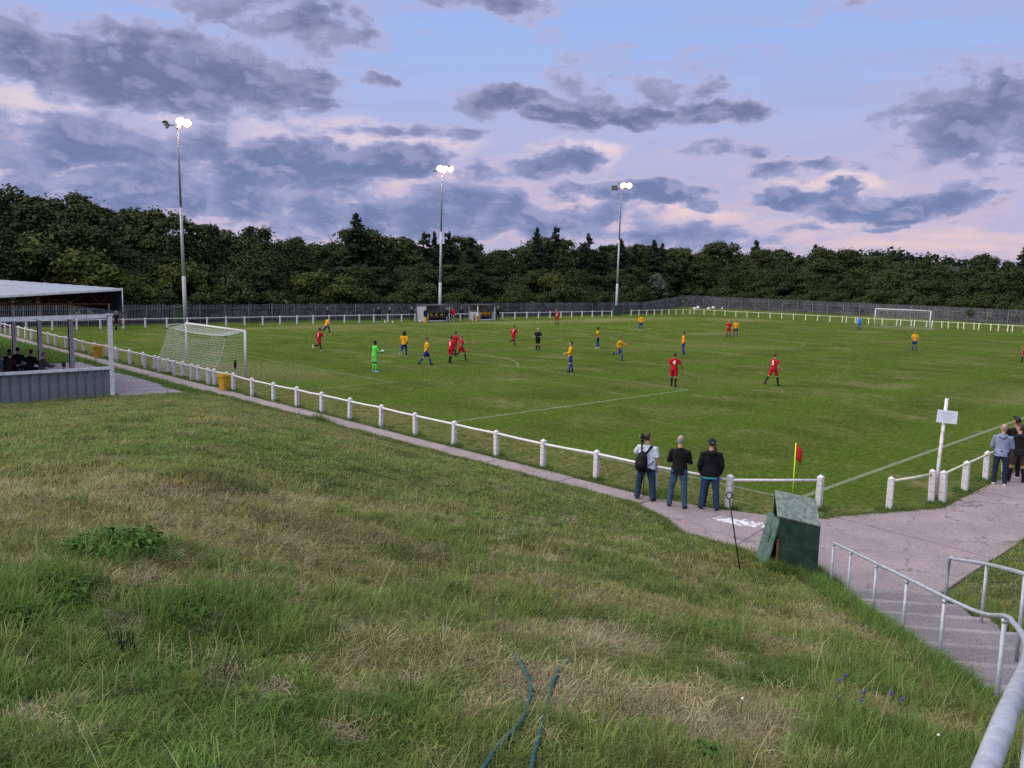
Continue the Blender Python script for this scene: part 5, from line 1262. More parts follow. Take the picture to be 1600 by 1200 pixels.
person(26.2, 34.75, 185, 'bald referee in all black kit facing the camera', None, dict(legL=(4, 1, 8), legR=(-2, 1, 4), armL=(8, 16, 84, 40), armR=(4, 22, 60, -12)), BLK, BLKS, KSOCK, 'black', 'pale', 'grey', 'bald')
person(17.34, 23.43, 262, 'player in amber standing and facing left, black boots, arms bent', YT, dict(legL=(8, 5, 6), legR=(-8, 5, 4), lean=0, armL=(16, 8, 70, 4), armR=(10, 8, 60, 8)), YEL, BLU, BSOCK, 'black', 'pale', 'black', sleeves='long', H=1.86)
person(32.5, 33.91, 275, 'player in amber facing left near the centre circle, knees bent', YT, dict(lean=3, legL=(14, 4, 26), legR=(2, 4, 20), armL=(10, 8, 74, 12), armR=(4, 8, 60, 12)), YEL, BLU, BSOCK, 'mint', 'brown', 'black')
person(25.85, 26.37, 120, 'player in amber running right with his back leg lifted', YT, RUN(-1, 6), YEL, BLU, BSOCK, 'black', 'tan', 'black', sleeves='long')
person(56.5, 47.58, 185, 'dark skinned player in amber facing the camera far back, long blue socks', YT, dict(legL=(3, 4, 4), legR=(-2, 4, 3), armL=(8, 20, 40, 10), armR=(8, 20, 40, 10)), YEL, BLU, BSOCK, 'white', 'brown', 'black', 'crop', sleeves='long', H=1.82)
person(54.39, 58.73, 20, 'player in red with one arm raised by the far fence', RT, dict(legL=(4, 8, 3), legR=(-2, 8, 2), armL=(160, 8, 10, 0), armR=(0, 18, 16, 0)), RED, REDS, KSOCK, 'black', 'pale', 'fair', number='8')
person(34.03, 26.6, 265, 'player in amber standing side on, right of centre, hands behind', YT, dict(legL=(6, 4, 14), legR=(-4, 4, 8), armL=(-12, 8, 34, 20), armR=(-12, 8, 34, 20), lean=2), YEL, BLU, BSOCK, 'blue', 'tan', 'black', sleeves='long')
person(16.88, 15.59, 8, 'player in red with number 4, seen from behind, largest on the pitch', RT, dict(lean=2, legL=(12, 2, 8), legR=(-8, 2, 14), armL=(-8, 18, 22, 4), armR=(10, 30, 36, -6)), RED, REDS, KSOCK, 'black', 'tan', 'brown', number='4', sleeves='short', H=1.84, near=True, look=-5)
person(22.17, 12.66, 42, 'player in red with number 5 jogging away right of number 4', RT, dict(lean=7, legL=(-20, 8, 18), legR=(22, 8, 16), armL=(14, 14, 40, 8), armR=(-8, 22, 52, -8)), RED, REDS, KSOCK, 'black', 'pale', 'brown', number='5', H=1.82, near=True)
person(55.96, 35.85, 170, 'player in red beside an amber opponent in the far right half', RT, dict(legL=(4, 6, 4), legR=(-2, 6, 3), armL=(6, 22, 14, 0), armR=(16, 14, 60, 30)), RED, REDS, KSOCK, 'black', 'pale', 'fair')
person(57.65, 36.03, 180, 'player in amber beside a red opponent in the far right half', YT, WIDE, YEL, ('navy_shorts', (.01, .014, .05)), BSOCK, 'blue', 'tan', 'fair')
person(85.66, 34.81, 180, 'far goalkeeper in plain bright blue in front of the far goal', 'goalkeepers', dict(legL=(4, 5, 8), legR=(0, 5, 8), lean=6, armL=(10, 14, 60, 24), armR=(10, 14, 60, 24)), ('bright_blue_shirt', (.03, .20, .62)), ('blue_shorts', (.02, .09, .42)), BSOCK, 'black', 'pale', 'brown', sleeves='long')
person(56.85, 17.63, 165, 'lone player in amber standing far right below the far goal', YT, dict(legL=(6, 3, 6), legR=(-4, 3, 4), armL=(8, 14, 40, 10), armR=(8, 16, 60, 24)), YEL, BLU, BSOCK, 'black', 'tan', 'black', 'crop')
person(53.6, 8.15, 300, 'player in red cut off by the right edge of the picture', RT, JOG(1), RED, REDS, KSOCK, 'black', 'pale', 'brown')
li, lJ, lZ, _h = person(6.57, 69.42, 40, 'linesman in black with an orange and yellow flag near the stand', None, dict(lean=6, legL=(18, 5, 10), legR=(-16, 5, 14), armL=(-8, 10, 14, 0), armR=(14, 8, 16, 0)), BLK, BLKS, KSOCK, 'black', 'pale', 'grey', 'crop')
# watchers by the near fence
WPOLO = ('pale_blue_polo', (.56, .61, .74))
m1, J1, Z1, hp1 = person(-3.12, 2.58, 12, 'stout man in a pale polo shirt and jeans with a black rucksack, seen from behind', 'spectators at the near fence', dict(legL=(2, 11, 2), legR=(-3, 10, 2), armL=(40, 26, 96, 46), armR=(-2, 12, 16, 14), nod=4), WPOLO, JEANS, None, 'black', 'pale', 'brown', 'crop', H=1.76, fat=1.5, near=True, look=24, long_top=False)
person(-3.08, 1.62, 4, 'man in a plain black top and faded jeans with folded arms, middle of the three', 'spectators at the near fence', dict(legL=(4, 9, 2), legR=(-3, 6, 2), armL=(16, 16, 84, 50), armR=(14, 14, 92, 46), nod=5), ('black_jumper', (.009, .009, .011)), JEANS2, None, 'black', 'pale', 'grey', 'bald', H=1.84, sleeves='long', near=True, look=6, long_top=True)
person(-2.62, 1.02, -6, 'man in a black hoodie and dark cap, hands in pockets, right of the three', 'spectators at the near fence', POCKETS, ('black_hoodie', (.008, .008, .010)), JEANS, None, 'black', 'pale', 'brown', 'cap', H=1.80, fat=.9, sleeves='long', near=True, hood=True, look=-4, tee=('turquoise_tee', (.06, .36, .50)))
person(-2.30, 1.17, -6, 'person in black almost hidden behind the man in the cap', 'spectators at the near fence', POCKETS, ('black_coat', (.010, .010, .012)), ('black_trousers', (.010, .010, .012)), None, 'black', 'pale', 'brown', 'short', H=1.58, sleeves='long', near=True)
person(6.22, -2.98, 2, 'bald man in a blue grey hoodie and dark trousers by the touchline fence', 'spectators at the right edge', dict(legL=(2, 3, 2), legR=(-2, 4, 2), armL=(14, 12, 50, 30), armR=(12, 12, 50, 30), lean=2), ('blue_grey_hoodie', (.20, .235, .36)), ('navy_trousers', (.018, .024, .052)), None, 'white', 'pale', 'grey', 'bald', H=1.78, fat=.3, sleeves='long', near=True, hood=True, look=-12)
person(6.95, -3.22, -28, 'man in a black hoodie and brown shorts with bare calves', 'spectators at the right edge', dict(legL=(3, 8, 3), legR=(-3, 8, 2), armL=(20, 10, 74, 40), armR=(10, 14, 50, 30), nod=4), ('charcoal_hoodie', (.015, .015, .020)), ('brown_shorts', (.05, .038, .025)), KSOCK, 'black', 'pale', 'brown', 'quiff', H=1.74, fat=.2, sleeves='long', near=True, hood=True, look=-38)
person(7.45, -2.98, -30, 'dark haired young man in a black jacket and white shoes at the back right', 'spectators at the right edge', dict(legL=(2, 4, 2), legR=(-2, 4, 2), armL=(30, 10, 96, 40), armR=(8, 12, 40, 30)), ('black_jacket', (.013, .012, .012)), ('black_trousers', (.010, .010, .012)), None, 'white', 'tan', 'black', 'quiff', H=1.86, sleeves='long', near=True, look=-30, long_top=True)
# far touchline and dugouts: low detail is enough, but each is a figure of its own
FT = 'people along the far touchline'; SB = 'substitutes in the left dugout'; SR = 'substitutes in the right dugout'
person(30.7, 72.6, 180, 'person in dark clothes with a pale face behind the far fence, leftmost', FT, dict(STAND, armL=(20, 8, 84, 30), armR=(20, 8, 84, 30)), NAVY, NAVYT, None, 'black', 'pale', 'grey', 'crop', sleeves='long')
person(37.7, 72.6, 170, 'person all in black behind the far fence, left of a strolling pair', FT, STAND, NAVY, NAVYT, None, 'white', 'pale', 'brown', sleeves='long')
person(39.2, 72.5, 110, 'person in dark top and grey trousers leaning by the far fence', FT, dict(WALK(1), lean=10), NAVY, ('grey_trousers', (.10, .10, .14)), None, 'white', 'pale', 'grey', 'crop', sleeves='long')
person(42.2, 71.9, 180, 'person in dark coat just left of the left dugout', FT, STAND, NAVY, NAVYT, None, 'black', 'pale', 'grey', 'crop', sleeves='long')
person(42.4, 69.4, 160, 'coach in navy with bare lower legs standing at the left dugout', FT, dict(STAND, armL=(20, 14, 70, 20)), NAVY, ('navy_shorts', (.01, .014, .05)), ('white_sock', (.6, .6, .6)), 'white', 'pale', 'black', sleeves='long')
person(45.5, 69.1, 170, 'coach all in black with grey hair before the left dugout', FT, dict(WIDE, armL=(24, 10, 90, 40)), BLK, ('black_trousers', (.010, .010, .012)), None, 'black', 'pale', 'grey', 'crop', sleeves='long')
HIV = ('hi_vis_bib', (.50, .72, .06))
for i, (x, lb) in enumerate(((44.35, 'leftmost'), (45.15, 'middle'), (46.05, 'rightmost'))):
    person(x, 70.75, 180, 'substitute in a yellow bib sitting in the left dugout, '+lb+' of three', SB, SIT, ('dark_red_shirt', (.12, .01, .02)), REDS, KSOCK, 'white' if i == 1 else 'black', 'pale', ('brown', 'black', 'fair')[i], bib=HIV, face=45.6, zoff=.0)
person(47.2, 70.0, 190, 'person in a bright red jacket and pale trousers between the dugouts', FT, WIDE, ('bright_red_jacket', (.52, .012, .03)), ('pale_grey_trousers', (.34, .36, .42)), None, 'white', 'pale', 'fair', sleeves='long', long_top=True, fat=.3)
for i, (x, y, lb) in enumerate(((47.9, 71.4, 'nearest the red jacket'), (48.6, 71.6, 'in the middle of the gap'), (50.2, 71.8, 'next to the right dugout'))):
    person(x, y, 180, 'person in dark coat between the dugouts, '+lb, FT, WIDE if i else STAND, NAVY, NAVYT, None, 'black', 'pale', ('brown', 'black', 'brown')[i], sleeves='long', fat=.3, H=1.74)
for i, (x, sk, lb) in enumerate(((51.75, 'tan', 'in the left corner'), (52.5, 'brown', 'second from the left'), (53.3, 'pale', 'third from the left'), (54.0, 'brown', 'rightmost, legs apart'))):
    person(x, 70.75, 180, 'substitute in amber and blue sitting in the right dugout, '+lb, SR, dict(SIT, legL=(84, 8+4*i, 80), legR=(84, 8+5*i, 84)), YEL if i else NAVY, BLU, BSOCK, 'black', sk, 'black', sleeves='long', face=45.6)
person(55.6, 70.6, 180, 'grey haired person in black standing right of the right dugout', FT, dict(STAND, armL=(20, 8, 90, 30), armR=(20, 8, 90, 30)), BLK, ('black_trousers', (.010, .010, .012)), None, 'black', 'pale', 'grey', 'crop', sleeves='long')
# in the stand
SG = 'people sitting in the stand'
for x, y, zt, rel_, tp, hr, sl, lb in ((-10.95, 30.6, .57, 40, ('brown_tee', (.030, .018, .014)), 'brown', 'short', 'at the left edge in a dark tee with a bare forearm'), (-10.55, 32.3, .50, 30, ('dark_tee', (.02, .018, .02)), 'black', 'short', 'second from the left edge, half hidden'),
      (-10.40, 31.4, .66, 20, BLK, 'black', 'long', 'in black, at the back of the group'), (-10.05, 30.9, .58, 40, BLK, 'black', 'long', 'in black with a dark cap of hair, right of the middle'), (-9.75, 30.35, .50, 75, ('taupe_top', (.075, .062, .066)), 'fair', 'long', 'in a taupe top with short fair hair, rightmost of the group'), (-8.86, 30.4, -.02, 20, NAVY, 'brown', 'long', 'sitting low and alone, only the head above the wall')):
    person(x, y, rel_, 'person in the stand '+lb, SG, dict(SIT, lean=14), tp, NAVYT, None, 'black', 'pale', hr, 'crop' if hr != 'brown' else 'short', sleeves=sl, zoff=zt)
flush()
# things carried
def ball(x, y, z, label, group='footballs'):
    m = MB(); m.ball((0, 0, 0), .11, 16, 10); e = empty('football', (x, y, z), 0, label, 'ball', group); m.build('ball_skin', BALLM, e)
    bl = MB(); s = 0
    for d in ((0, 0, 1), (.89, 0, .45), (-.72, .53, .45), (-.72, -.53, .45), (.28, .85, .45), (.28, -.85, .45), (-.89, 0, -.45), (.72, .53, -.45), (.72, -.53, -.45), (-.28, .85, -.45), (-.28, -.85, -.45)):
        d = Vector(d).normalized(); a, b = frame(d, (0, .3, 1)); bl.add([d*.1115+(a*cos(2*pi*k/5)+b*sin(2*pi*k/5))*.033 for k in range(5)], [tuple(range(5))])
    bl.build('ball_patches', BLACK, e); return e
def world_of(e, v): return Matrix.LocRotScale(e.location, e.rotation_euler, e.scale) @ v
hb_ = world_of(gk, (gJ['HDL'][0]+gJ['HDR'][0])/2+(gJ['HDL'][1]+gJ['HDR'][1])*.5*.10+Vector((0, .04, .02))); ball(hb_.x, hb_.y, hb_.z, 'white football held by the lime green goalkeeper', 'footballs')
ball(36.6, 69.7, .11, 'white ball on the grass by the far fence, left of a black clad pair'); ball(37.6, 69.5, .11, 'white ball on the grass by the far fence, second from the left'); ball(41.9, 69.9, .11, 'white ball on the grass in front of the left dugout')
p = world_of(li, lJ['HDR'][0]+lJ['HDR'][1]*.09); e = empty('linesman_flag', p, li.rotation_euler.z, 'orange and yellow flag in the linesman\'s hand', 'flag'); mb = MB(); mb.tube([(0, 0, .06), (.02, .10, -.34)], .009, 6); mb.build('stick', BLACK, e)
m = MB(); vs = []
for i in range(5):
    for j in range(4): u, v = i/4, j/3; vs.append((.02+.05*sin(4*u+2*v), .03+.08*v+.34*u, -.05-.28*v-.05*u))
fs = [(i*4+j, i*4+j+1, (i+1)*4+j+1, (i+1)*4+j) for i in range(4) for j in range(3)]; m.add(vs, fs, True); m.mi = 0
o = m.build('flag_cloth', [ORANGEF, YFLAG], e); md = o.modifiers.new('thick', 'SOLIDIFY'); md.thickness = .004
for f in o.data.polygons: f.material_index = 1 if (f.index % 3 + f.index//3) % 2 else 0
# rucksack and camera on a monopod, carried by the man in the polo shirt
RUCK = cloth('black_nylon', (.012, .010, .014), .7); sc = m1.scale.x
e = empty('rucksack', m1.location, m1.rotation_euler.z, 'black rucksack hanging off the left shoulder of the man in the pale polo', 'rucksack')
def T(q): return Vector(q)*sc
bk = -.275
m = MB(); m.loft([T(Z1+Vector((-.07, bk+.00, -.13))), T(Z1+Vector((-.07, bk-.03, -.06))), T(Z1+Vector((-.07, bk-.05, .06))), T(Z1+Vector((-.065, bk-.05, .20))), T(Z1+Vector((-.06, bk-.025, .31))), T(Z1+Vector((-.055, bk+.02, .37)))], [(.10, .06), (.155, .10), (.165, .125), (.15, .12), (.115, .095), (.05, .05)], 14, (1, 0, 0)); m.build('bag', RUCK, e)
m = MB(); m.loft([T(Z1+Vector((-.07, bk-.14, -.04))), T(Z1+Vector((-.07, bk-.17, .02))), T(Z1+Vector((-.07, bk-.165, .12))), T(Z1+Vector((-.07, bk-.13, .17)))], [(.09, .02), (.115, .04), (.11, .04), (.08, .02)], 10, (1, 0, 0)); m.build('pocket', RUCK, e)
m = MB(); m.tube([T(Z1+Vector(q)) for q in ((.0, bk+.03, .30), (.07, bk+.08, .40), (.13, -.08, .50), (.15, .05, .47), (.15, .15, .36))], [(.012, .03)]*5, 8, (0, 1, 0)); m.build('strap', RUCK, e)
m = MB(); m.tube([T(Z1+Vector(q)) for q in ((.03, bk-.02, -.02), (.12, bk+.04, .04), (.20, -.10, .12))], .010, 6); m.build('strap', RUCK, e)
m = MB(); m.loft([T(Z1+Vector(q)) for q in ((.03, bk-.02, -.09), (.12, bk+.0, -.075), (.19, bk+.03, -.085))], [(.03, .045), (.035, .05), (.02, .03)], 8, (0, 1, 0)); m.build('hip_belt', RUCK, e)
e = empty('monopod', m1.location, m1.rotation_euler.z, 'black camera on a monopod resting on the shoulder of the man in the polo', 'camera monopod')
m = MB(); m.tube([T(Z1+Vector((-.10, -.20, .22))), T(Z1+Vector((-.115, -.12, .62)))], .026, 10); m.build('leg', BLACK, e)
m = MB(); m.tube([T(Z1+Vector((-.115, -.12, .60))), T(Z1+Vector((-.118, -.115, .68)))], .045, 12); m.build('collar', BLACK, e)
m = MB(); m.bbox(T(Z1+Vector((-.12, -.11, .735))), (.10, .09, .10), .02); m.ball(T(Z1+Vector((-.12, -.11, .80))), (.042, .036, .025), 10, 6); m.build('camera_body', BLACK, e)
m = MB(); m.tube([T(Z1+Vector((-.09, -.11, .735))), T(Z1+Vector((-.19, -.10, .735)))][:2], .030, 10); m.build('lens', plain('grey_metal', (.2, .2, .22), .4), e)
m = MB(); m.tube([T(Vector((-.02, -.10, .12))), T(Z1+Vector((-.03, -.15, -.1)))], .012, 8); m.build('lower_leg', BLACK, e)
# ================================================================== grass on the bank and weeds
def tuft_mesh(name, seed, nb, rad, h, wd, lean, curl=.5):
    r = np.random.RandomState(seed); V = []; F4 = []; T = []; n = nb
    a = r.uniform(0, 2*pi, n); rr = rad*np.sqrt(r.uniform(0, 1, n)); bx, by = rr*np.cos(a), rr*np.sin(a)
    hh = h*r.uniform(.5, 1.25, n); az = r.uniform(0, 2*pi, n); ln = np.abs(r.normal(lean, .3, n)); w = wd*r.uniform(.6, 1.3, n)
    dx, dy = np.cos(az), np.sin(az); px, py = -dy, dx
    V = np.zeros((n, 7, 3)); 
    for i, (u, k) in enumerate(((0, 1.0), (.45, .85), (.8, .5))):
        an = ln*(1+curl*u); off = hh*u*np.sin(np.minimum(an, 1.5)); z = hh*u*np.cos(np.minimum(an, 1.5))
        for s in (0, 1):
            sg = (s*2-1)*w*k*.5; V[:, i*2+s, 0] = bx+dx*off+px*sg; V[:, i*2+s, 1] = by+dy*off+py*sg; V[:, i*2+s, 2] = z-.01*(u == 0)
    an = np.minimum(ln*(1+curl), 1.62); V[:, 6, 0] = bx+dx*hh*np.sin(an); V[:, 6, 1] = by+dy*hh*np.sin(an); V[:, 6, 2] = np.maximum(hh*np.cos(an), .004)
    b = (np.arange(n)*7)[:, None]
    tris = np.concatenate([b+np.array([[0, 1, 3]]), b+np.array([[0, 3, 2]]), b+np.array([[2, 3, 5]]), b+np.array([[2, 5, 4]]), b+np.array([[4, 5, 6]])])
    me = np_mesh(name, V.reshape(-1, 3), tris, BLADE)
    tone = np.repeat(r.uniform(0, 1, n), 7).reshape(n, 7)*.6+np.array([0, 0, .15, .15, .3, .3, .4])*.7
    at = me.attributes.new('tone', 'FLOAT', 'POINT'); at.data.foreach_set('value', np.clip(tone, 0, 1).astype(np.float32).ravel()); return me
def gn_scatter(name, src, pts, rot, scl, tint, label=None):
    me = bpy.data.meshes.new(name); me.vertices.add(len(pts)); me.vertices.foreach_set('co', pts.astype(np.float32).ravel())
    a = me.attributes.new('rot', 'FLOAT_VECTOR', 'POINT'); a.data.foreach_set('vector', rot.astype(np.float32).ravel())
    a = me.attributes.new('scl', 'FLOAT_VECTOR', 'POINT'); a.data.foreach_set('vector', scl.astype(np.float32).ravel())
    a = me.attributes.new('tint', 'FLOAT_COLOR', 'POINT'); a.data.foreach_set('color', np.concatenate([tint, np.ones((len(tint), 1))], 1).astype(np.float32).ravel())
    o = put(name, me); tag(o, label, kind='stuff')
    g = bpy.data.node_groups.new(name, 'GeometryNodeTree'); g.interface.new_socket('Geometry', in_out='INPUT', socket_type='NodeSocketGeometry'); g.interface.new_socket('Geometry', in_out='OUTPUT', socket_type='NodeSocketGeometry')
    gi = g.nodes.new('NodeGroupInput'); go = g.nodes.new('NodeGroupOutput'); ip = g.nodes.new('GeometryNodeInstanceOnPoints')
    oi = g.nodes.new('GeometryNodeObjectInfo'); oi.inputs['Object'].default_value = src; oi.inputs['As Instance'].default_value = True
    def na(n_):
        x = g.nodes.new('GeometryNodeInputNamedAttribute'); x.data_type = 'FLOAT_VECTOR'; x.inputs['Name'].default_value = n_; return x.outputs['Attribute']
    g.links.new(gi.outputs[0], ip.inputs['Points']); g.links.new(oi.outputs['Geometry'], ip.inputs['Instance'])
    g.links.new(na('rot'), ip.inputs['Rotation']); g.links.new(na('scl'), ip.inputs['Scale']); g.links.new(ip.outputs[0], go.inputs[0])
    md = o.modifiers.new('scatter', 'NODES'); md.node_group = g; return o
rg = np.random.RandomState(42)
def fan(n, r0, r1, a0=-44, a1=44):
    r = np.sqrt(rg.uniform(r0*r0, r1*r1, n)); a = AZ0+np.radians(rg.uniform(a0, a1, n)); return CAM.x+r*np.cos(a), CAM.y+r*np.sin(a)
SRC = {}
def src(key, *a, loc=(-15, -3)):
    me = tuft_mesh('grass_'+key, *a); z = float(ground_z(*loc)); o = put('grass_tuft', me, None, (loc[0], loc[1], z)); tag(o, kind='stuff'); SRC[key] = o
src('short', 1, 46, .11, .055, .0048, .65, loc=(-14.8, -4.2)); src('short_thick', 2, 52, .11, .07, .0045, .75, loc=(-15.6, -4.5))
src('medium', 3, 42, .10, .12, .0050, .6, loc=(-17.9, -4.6)); src('long', 4, 34, .09, .24, .0055, .55, .9, loc=(-17.8, -5.0)); src('lush', 5, 46, .09, .20, .0065, .40, .8, loc=(-18.2, -4.3))
src('thatch', 6, 55, .14, .11, .0042, 1.25, .15, loc=(-15.9, -5.6)); src('stalk', 7, 4, .08, .30, .0030, .35, .6, loc=(-17.2, -5.2))
src('coarse', 8, 30, .16, .09, .013, .7, loc=(-11.5, .5)); src('coarse_low', 9, 30, .2, .055, .016, .8, loc=(-9.5, 4.0))
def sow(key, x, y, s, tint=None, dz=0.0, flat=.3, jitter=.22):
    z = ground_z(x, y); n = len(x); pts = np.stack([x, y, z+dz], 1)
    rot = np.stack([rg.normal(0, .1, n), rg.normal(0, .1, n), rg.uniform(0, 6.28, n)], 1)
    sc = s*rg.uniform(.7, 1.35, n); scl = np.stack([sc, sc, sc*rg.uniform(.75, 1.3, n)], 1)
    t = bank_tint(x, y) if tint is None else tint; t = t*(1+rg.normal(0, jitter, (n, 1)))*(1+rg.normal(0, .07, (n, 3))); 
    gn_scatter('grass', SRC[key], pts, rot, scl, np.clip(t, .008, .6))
def onbank(x, y, lo=.02):
    k = inside(x, y) & ~in_stairs(x, y, .0) & (ground_z(x, y) > lo)
    bx = (x-BX.x)*a_.x+(y-BX.y)*a_.y; by = (x-BX.x)*b_.x+(y-BX.y)*b_.y; return k & ~((np.abs(bx) < .40) & (np.abs(by) < .42))
def green_of(x, y): t = bank_tint(x, y); return (t[:, 1]-t[:, 0])/(t[:, 1]+.01), t
def tallness(x, y): return fbm(x, y, 2.2, 77, 4)
for key, n, r0, r1, s in (('short', 9000, 1.2, 11, 1.0), ('short_thick', 9000, 1.2, 11, 1.1), ('medium', 9500, 1.2, 13, 1.0), ('coarse', 13000, 9.5, 24, 1.0), ('coarse_low', 12000, 16, 46, 1.2), ('coarse', 6000, 20, 46, 1.1)):
    x, y = fan(n, r0, r1); k = onbank(x, y); x, y = x[k], y[k]
    gr, t = green_of(x, y); th = tallness(x, y)
    if key == 'medium': k = (gr > .12) & (rg.uniform(0, 1, len(x)) < np.clip((th-.30)*4, .12, 1)); x, y = x[k], y[k]
    sow(key, x, y, s)
x, y = fan(9000, 1.2, 13); k = onbank(x, y); x, y = x[k], y[k]; gr, t = green_of(x, y); k = (gr < .17) & (rg.uniform(0, 1, len(x)) < .7); x, y = x[k], y[k]
sow('thatch', x, y, 1.0, np.clip(bank_tint(x, y)*.4+STRAW*.72, 0, .5))
x, y = fan(5200, 1.2, 12); k = onbank(x, y); x, y = x[k], y[k]; gr, t = green_of(x, y); th = tallness(x, y)+.1*rg.normal(size=len(x)); k = (gr > .26) & (th > .55); sow('lush', x[k], y[k], 1.0)
x, y = fan(2600, 1.2, 11); k = onbank(x, y); x, y = x[k], y[k]; gr, t = green_of(x, y); th = tallness(x, y); k = (gr > .18) & (th > .42) & (rg.uniform(0, 1, len(x)) < .7); sow('long', x[k], y[k], .9)
x, y = fan(500, 1.2, 14); k = onbank(x, y); x, y = x[k], y[k]; sow('stalk', x, y, 1.0, np.tile(STRAW*1.15, (len(x), 1)))
# longer growth along the step edge and round the green box
tt = rg.uniform(-.2, 8.5, 900); ww = -np.abs(rg.normal(.03, .22, 900))-.02
x = ST0[0]+STD[0]*tt+STE[0]*ww; y = ST0[1]+STD[1]*tt+STE[1]*ww; k = onbank(x, y, -.2); sow('lush', x[k], y[k], .95, np.tile(LUSH*.95, (k.sum(), 1)))
tt = rg.uniform(.6, 8.5, 700); ww = STW+np.abs(rg.normal(.05, .25, 700))+.06
x = ST0[0]+STD[0]*tt+STE[0]*ww; y = ST0[1]+STD[1]*tt+STE[1]*ww; sow('medium', x, y, 1.0, np.tile(GREEN, (len(x), 1)))
tt = rg.uniform(-.62, .75, 260); ww = -.42-np.abs(rg.normal(.0, .13, 260)); x = BX.x+a_.x*tt+b_.x*ww; y = BX.y+a_.y*tt+b_.y*ww; sow('long', x, y, .8, np.tile(LUSH*.9, (len(x), 1)))
tt = np.abs(rg.normal(0, .12, 120))+.42; ww = rg.uniform(-.5, .45, 120); x = BX.x+a_.x*tt+b_.x*ww; y = BX.y+a_.y*tt+b_.y*ww; sow('long', x, y, .9, np.tile(LUSH*.8, (len(x), 1)))
# ragged grass where the bank meets the path, and along the fence foot
yy = rg.uniform(2.4, 27, 2600); xx = -3.80-np.abs(rg.normal(0, .10, 2600))+.09*np.sin(yy*3.1)+.06*np.sin(yy*7.7); sow('short_thick', xx, yy, 1.25, np.tile(GREEN*.85, (2600, 1)), dz=.03)
P_t = np.array([(-3.78, 2.5), (-4.3, 1.25), (-4.98, .25), (-5.15, -1.0), (-5.85, -2.1)]); u = rg.uniform(0, 3.999, 900); i = u.astype(int); f = (u-i)[:, None]; q = P_t[i]*(1-f)+P_t[i+1]*f; q[:, 0] -= np.abs(rg.normal(.0, .1, 900)); sow('short_thick', q[:, 0], q[:, 1], 1.2, np.tile(GREEN*.8, (900, 1)), dz=.02)
def flat_sow(key, x, y, s, tint): sow(key, x, y, s, tint, dz=-np.minimum(ground_z(x, y), 0)-np.maximum(ground_z(x, y), 0))
yy = rg.uniform(2.5, 60, 3200); xx = np.where(rg.rand(3200) < .5, -2.62, -2.72)+rg.normal(0, .06, 3200); keep = xx > -2.84; flat_sow('short_thick', xx[keep], yy[keep], 1.2, np.tile(GREEN*.8, (keep.sum(), 1)))
px = np.array([p[0] for p in NEAR[:26]]); py = np.array([p[1] for p in NEAR[:26]]); i = rg.randint(0, 26, 700); flat_sow('medium', px[i]+rg.normal(0, .13, 700), py[i]+rg.normal(0, .13, 700), 1.1, np.tile(LUSH*.8, (700, 1)))
u = rg.uniform(0, 1, 700); xx = -1.9+u*20; yy = np.where(xx < 2.2, np.interp(xx, [-1.95, -1.15, 2.2], [-.5, -1.15, -2.78]), -2.75)+np.abs(rg.normal(0, .08, 700)); flat_sow('short_thick', xx, yy, 1.3, np.tile(GREEN*.85, (700, 1)))
xx = np.concatenate([rg.normal(x0, .16, 70) for x0 in (.95, 2.7, 4.62, 6.48)]); yy = np.concatenate([rg.normal(y0, .12, 70) for y0 in (-1.95, -2.5, -2.5, -2.5)]); flat_sow('medium', xx, yy, .9, np.tile(LUSH*.9, (len(xx), 1)))
xx = rg.normal(-2.45, .16, 45); yy = rg.normal(2.45, .14, 45); flat_sow('lush', xx, yy, 1.0, np.tile(DARKG*1.8, (45, 1)))
xx = rg.normal(-3.86, .12, 60); yy = rg.normal(17.2, .5, 60); flat_sow('long', xx, yy, 1.3, np.tile(LUSH*.7, (60, 1)))
# grass growing between the apron and the path
yy = rg.uniform(26.5, 66, 2400); xx = rg.uniform(-4.35, -3.72, 2400); flat_sow('coarse', xx, yy, 1.1, np.tile(LUSH, (2400, 1)))
yy = rg.uniform(43, 72, 3000); xx = rg.uniform(-7.0, -3.72, 3000); flat_sow('coarse', xx, yy, 1.8, np.tile(LUSH*1.15, (3000, 1)))

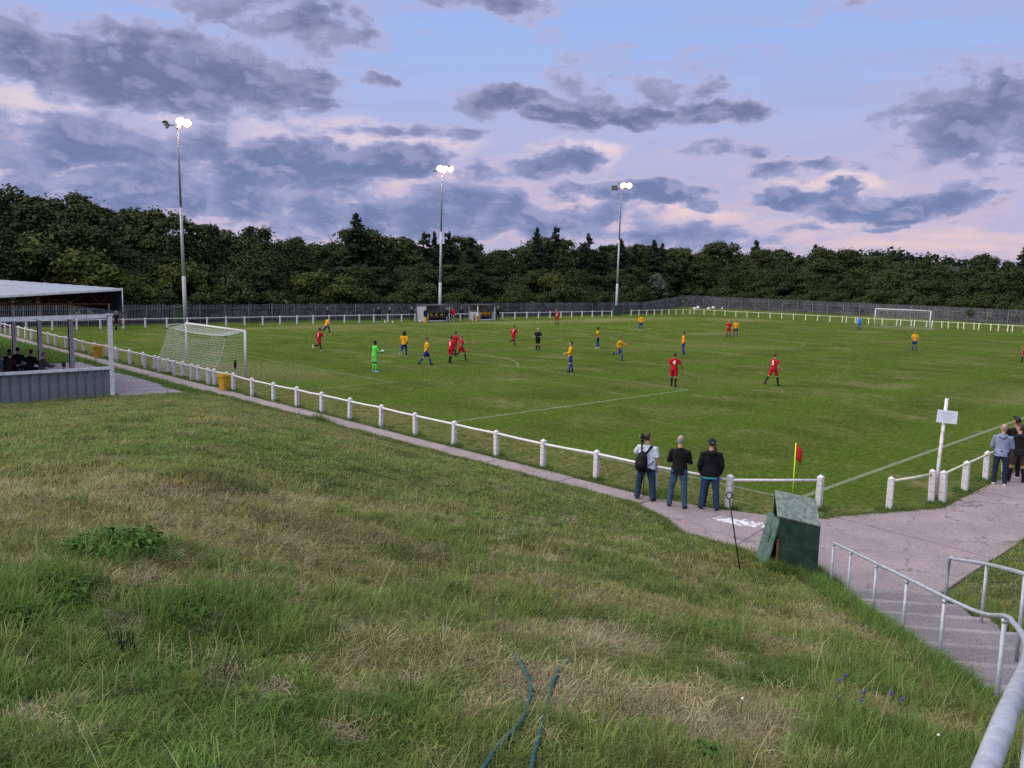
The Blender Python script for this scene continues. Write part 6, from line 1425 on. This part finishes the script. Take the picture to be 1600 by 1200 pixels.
# broad-leaved weeds
for wx, wy, wr, wn_ in ((-17.48, -2.03, .40, 110), (-18.35, -3.0, .36, 90), (-17.6, -3.66, .25, 60), (-16.88, -3.41, .25, 50), (-18.7, -3.55, .25, 40)):
    x = rg.normal(wx, wr*.7, wn_); y = rg.normal(wy, wr*.7, wn_); sow('long', x, y, .8, np.tile(LUSH*.9, (wn_, 1)))
def weed(x, y, n, spread, h, label, mat=LEAF_WEED, sd=0):
    r = random.Random(sd+int(x*100)); e = empty('weed', (x, y, float(ground_z(x, y))-.02), r.uniform(0, 6), label, 'weed')
    for s_ in range(3 if n > 14 else 1):
        m = MB(); tn = []
        for i in range(n):
            a = r.uniform(0, 6.28); d = spread*math.sqrt(r.random()); q = Vector((cos(a)*d, sin(a)*d, h*r.uniform(.35, 1.0)*(1-.35*d/spread)))
            L = r.uniform(.045, .085); dv = Vector((cos(a+r.uniform(-.8, .8)), sin(a+r.uniform(-.8, .8)), r.uniform(-.45, .25))).normalized(); sd_ = dv.cross(Vector((0, 0, 1))).normalized(); up = sd_.cross(dv)
            w = L*.30; k0 = len(m.v)
            vs = [q-dv*L*.5, q-dv*L*.2+sd_*w+up*.012, q+dv*L*.2+sd_*w*.8+up*.012, q+dv*L*.6-up*.02, q+dv*L*.2-sd_*w*.8+up*.012, q-dv*L*.2-sd_*w+up*.012, q-dv*L*.1, q+dv*L*.25]
            m.add(vs, [(0, 1, 6), (1, 2, 7, 6), (2, 3, 7), (0, 6, 5), (6, 7, 4, 5), (7, 3, 4)], True); tn += [r.random()]*8
        me = m.mesh('leaf_mass', mat); at = me.attributes.new('tone', 'FLOAT', 'POINT'); at.data.foreach_set('value', np.array(tn, np.float32)); o = put('leaves', me, e); tag(o, kind='stuff')
        m = MB()
        for i in range(7): a = r.uniform(0, 6.28); d = spread*r.random(); m.tube([(cos(a)*d*.5, sin(a)*d*.5, 0), (cos(a)*d, sin(a)*d, h*.45)], .003, 4)
        m.build('stems', mat, e)
weed(-17.48, -2.03, 120, .42, .24, 'large dark nettle clump on the left of the bank')
weed(-18.35, -3.0, 80, .36, .15, 'dark green weed patch at the left edge below the nettle clump'); weed(-18.7, -3.55, 44, .25, .12, 'small leafy weed at the far left edge of the bank')
weed(-17.6, -3.66, 40, .24, .12, 'low dark weed clump, the left one of three mid left'); weed(-17.25, -3.6, 26, .2, .10, 'low dark weed clump, the middle one of three mid left'); weed(-16.88, -3.41, 36, .24, .11, 'low leafy weed clump, the right one of three mid left')
weed(-12.4, -5.25, 24, .24, .14, 'weed and dead grass hump right of the middle of the bank'); weed(-15.95, -7.2, 16, .15, .12, 'broad leaved weed at the bottom edge right of the hoses'); weed(-10.4, -.6, 18, .2, .12, 'small dark weed in the middle of the bank')
# small flowers in the grass
PURPLE = plain('purple_petal', (.085, .055, .27), .6, .2, 30); WPETAL = plain('white_petal', (.7, .7, .68), .6, .1, 30)
FL = [(-13.52, -7.0), (-14.29, -7.31), (-13.65, -7.25), (-14.21, -7.45), (-13.45, -7.39), (-13.54, -7.5), (-13.35, -6.98)]
fpos = ['leftmost of the upper ones', 'lowest left one', 'third along the upper row', 'lowest right one', 'second from the right', 'rightmost one', 'farthest up the bank']
for i, (x, y) in enumerate(FL):
    m = MB(); r = random.Random(i)
    for k in range(9): a = r.uniform(0, 6.28); m.ball((cos(a)*.012, sin(a)*.012, .0+r.uniform(-.012, .012)), .0062, 6, 4)
    e = empty('flower', (x, y, float(ground_z(x, y))), 0, 'small purple flower in the grass near the steps, '+fpos[i], 'flower', 'purple flowers'); m.build('petals', PURPLE, e, loc=(0, 0, .17))
    mb = MB(); mb.tube([(0, 0, 0), (.01, 0, .165)], .0025, 4); mb.build('stem', LEAF_WEED, e)
for i, (x, y, lb) in enumerate(((-14.42, -8.04, 'white clover flower at the bottom right of the bank'), (-14.98, -6.94, 'tiny white flower on the dry grass right of the hoses'))):
    m = MB(); m.ball((0, 0, 0), (.010, .010, .008), 8, 5); e = empty('flower', (x, y, float(ground_z(x, y))), 0, lb, 'flower'); m.build('petals', WPETAL, e, loc=(0, 0, .14)); mb = MB(); mb.tube([(0, 0, 0), (0, 0, .135)], .0025, 4); mb.build('stem', LEAF_WEED, e)
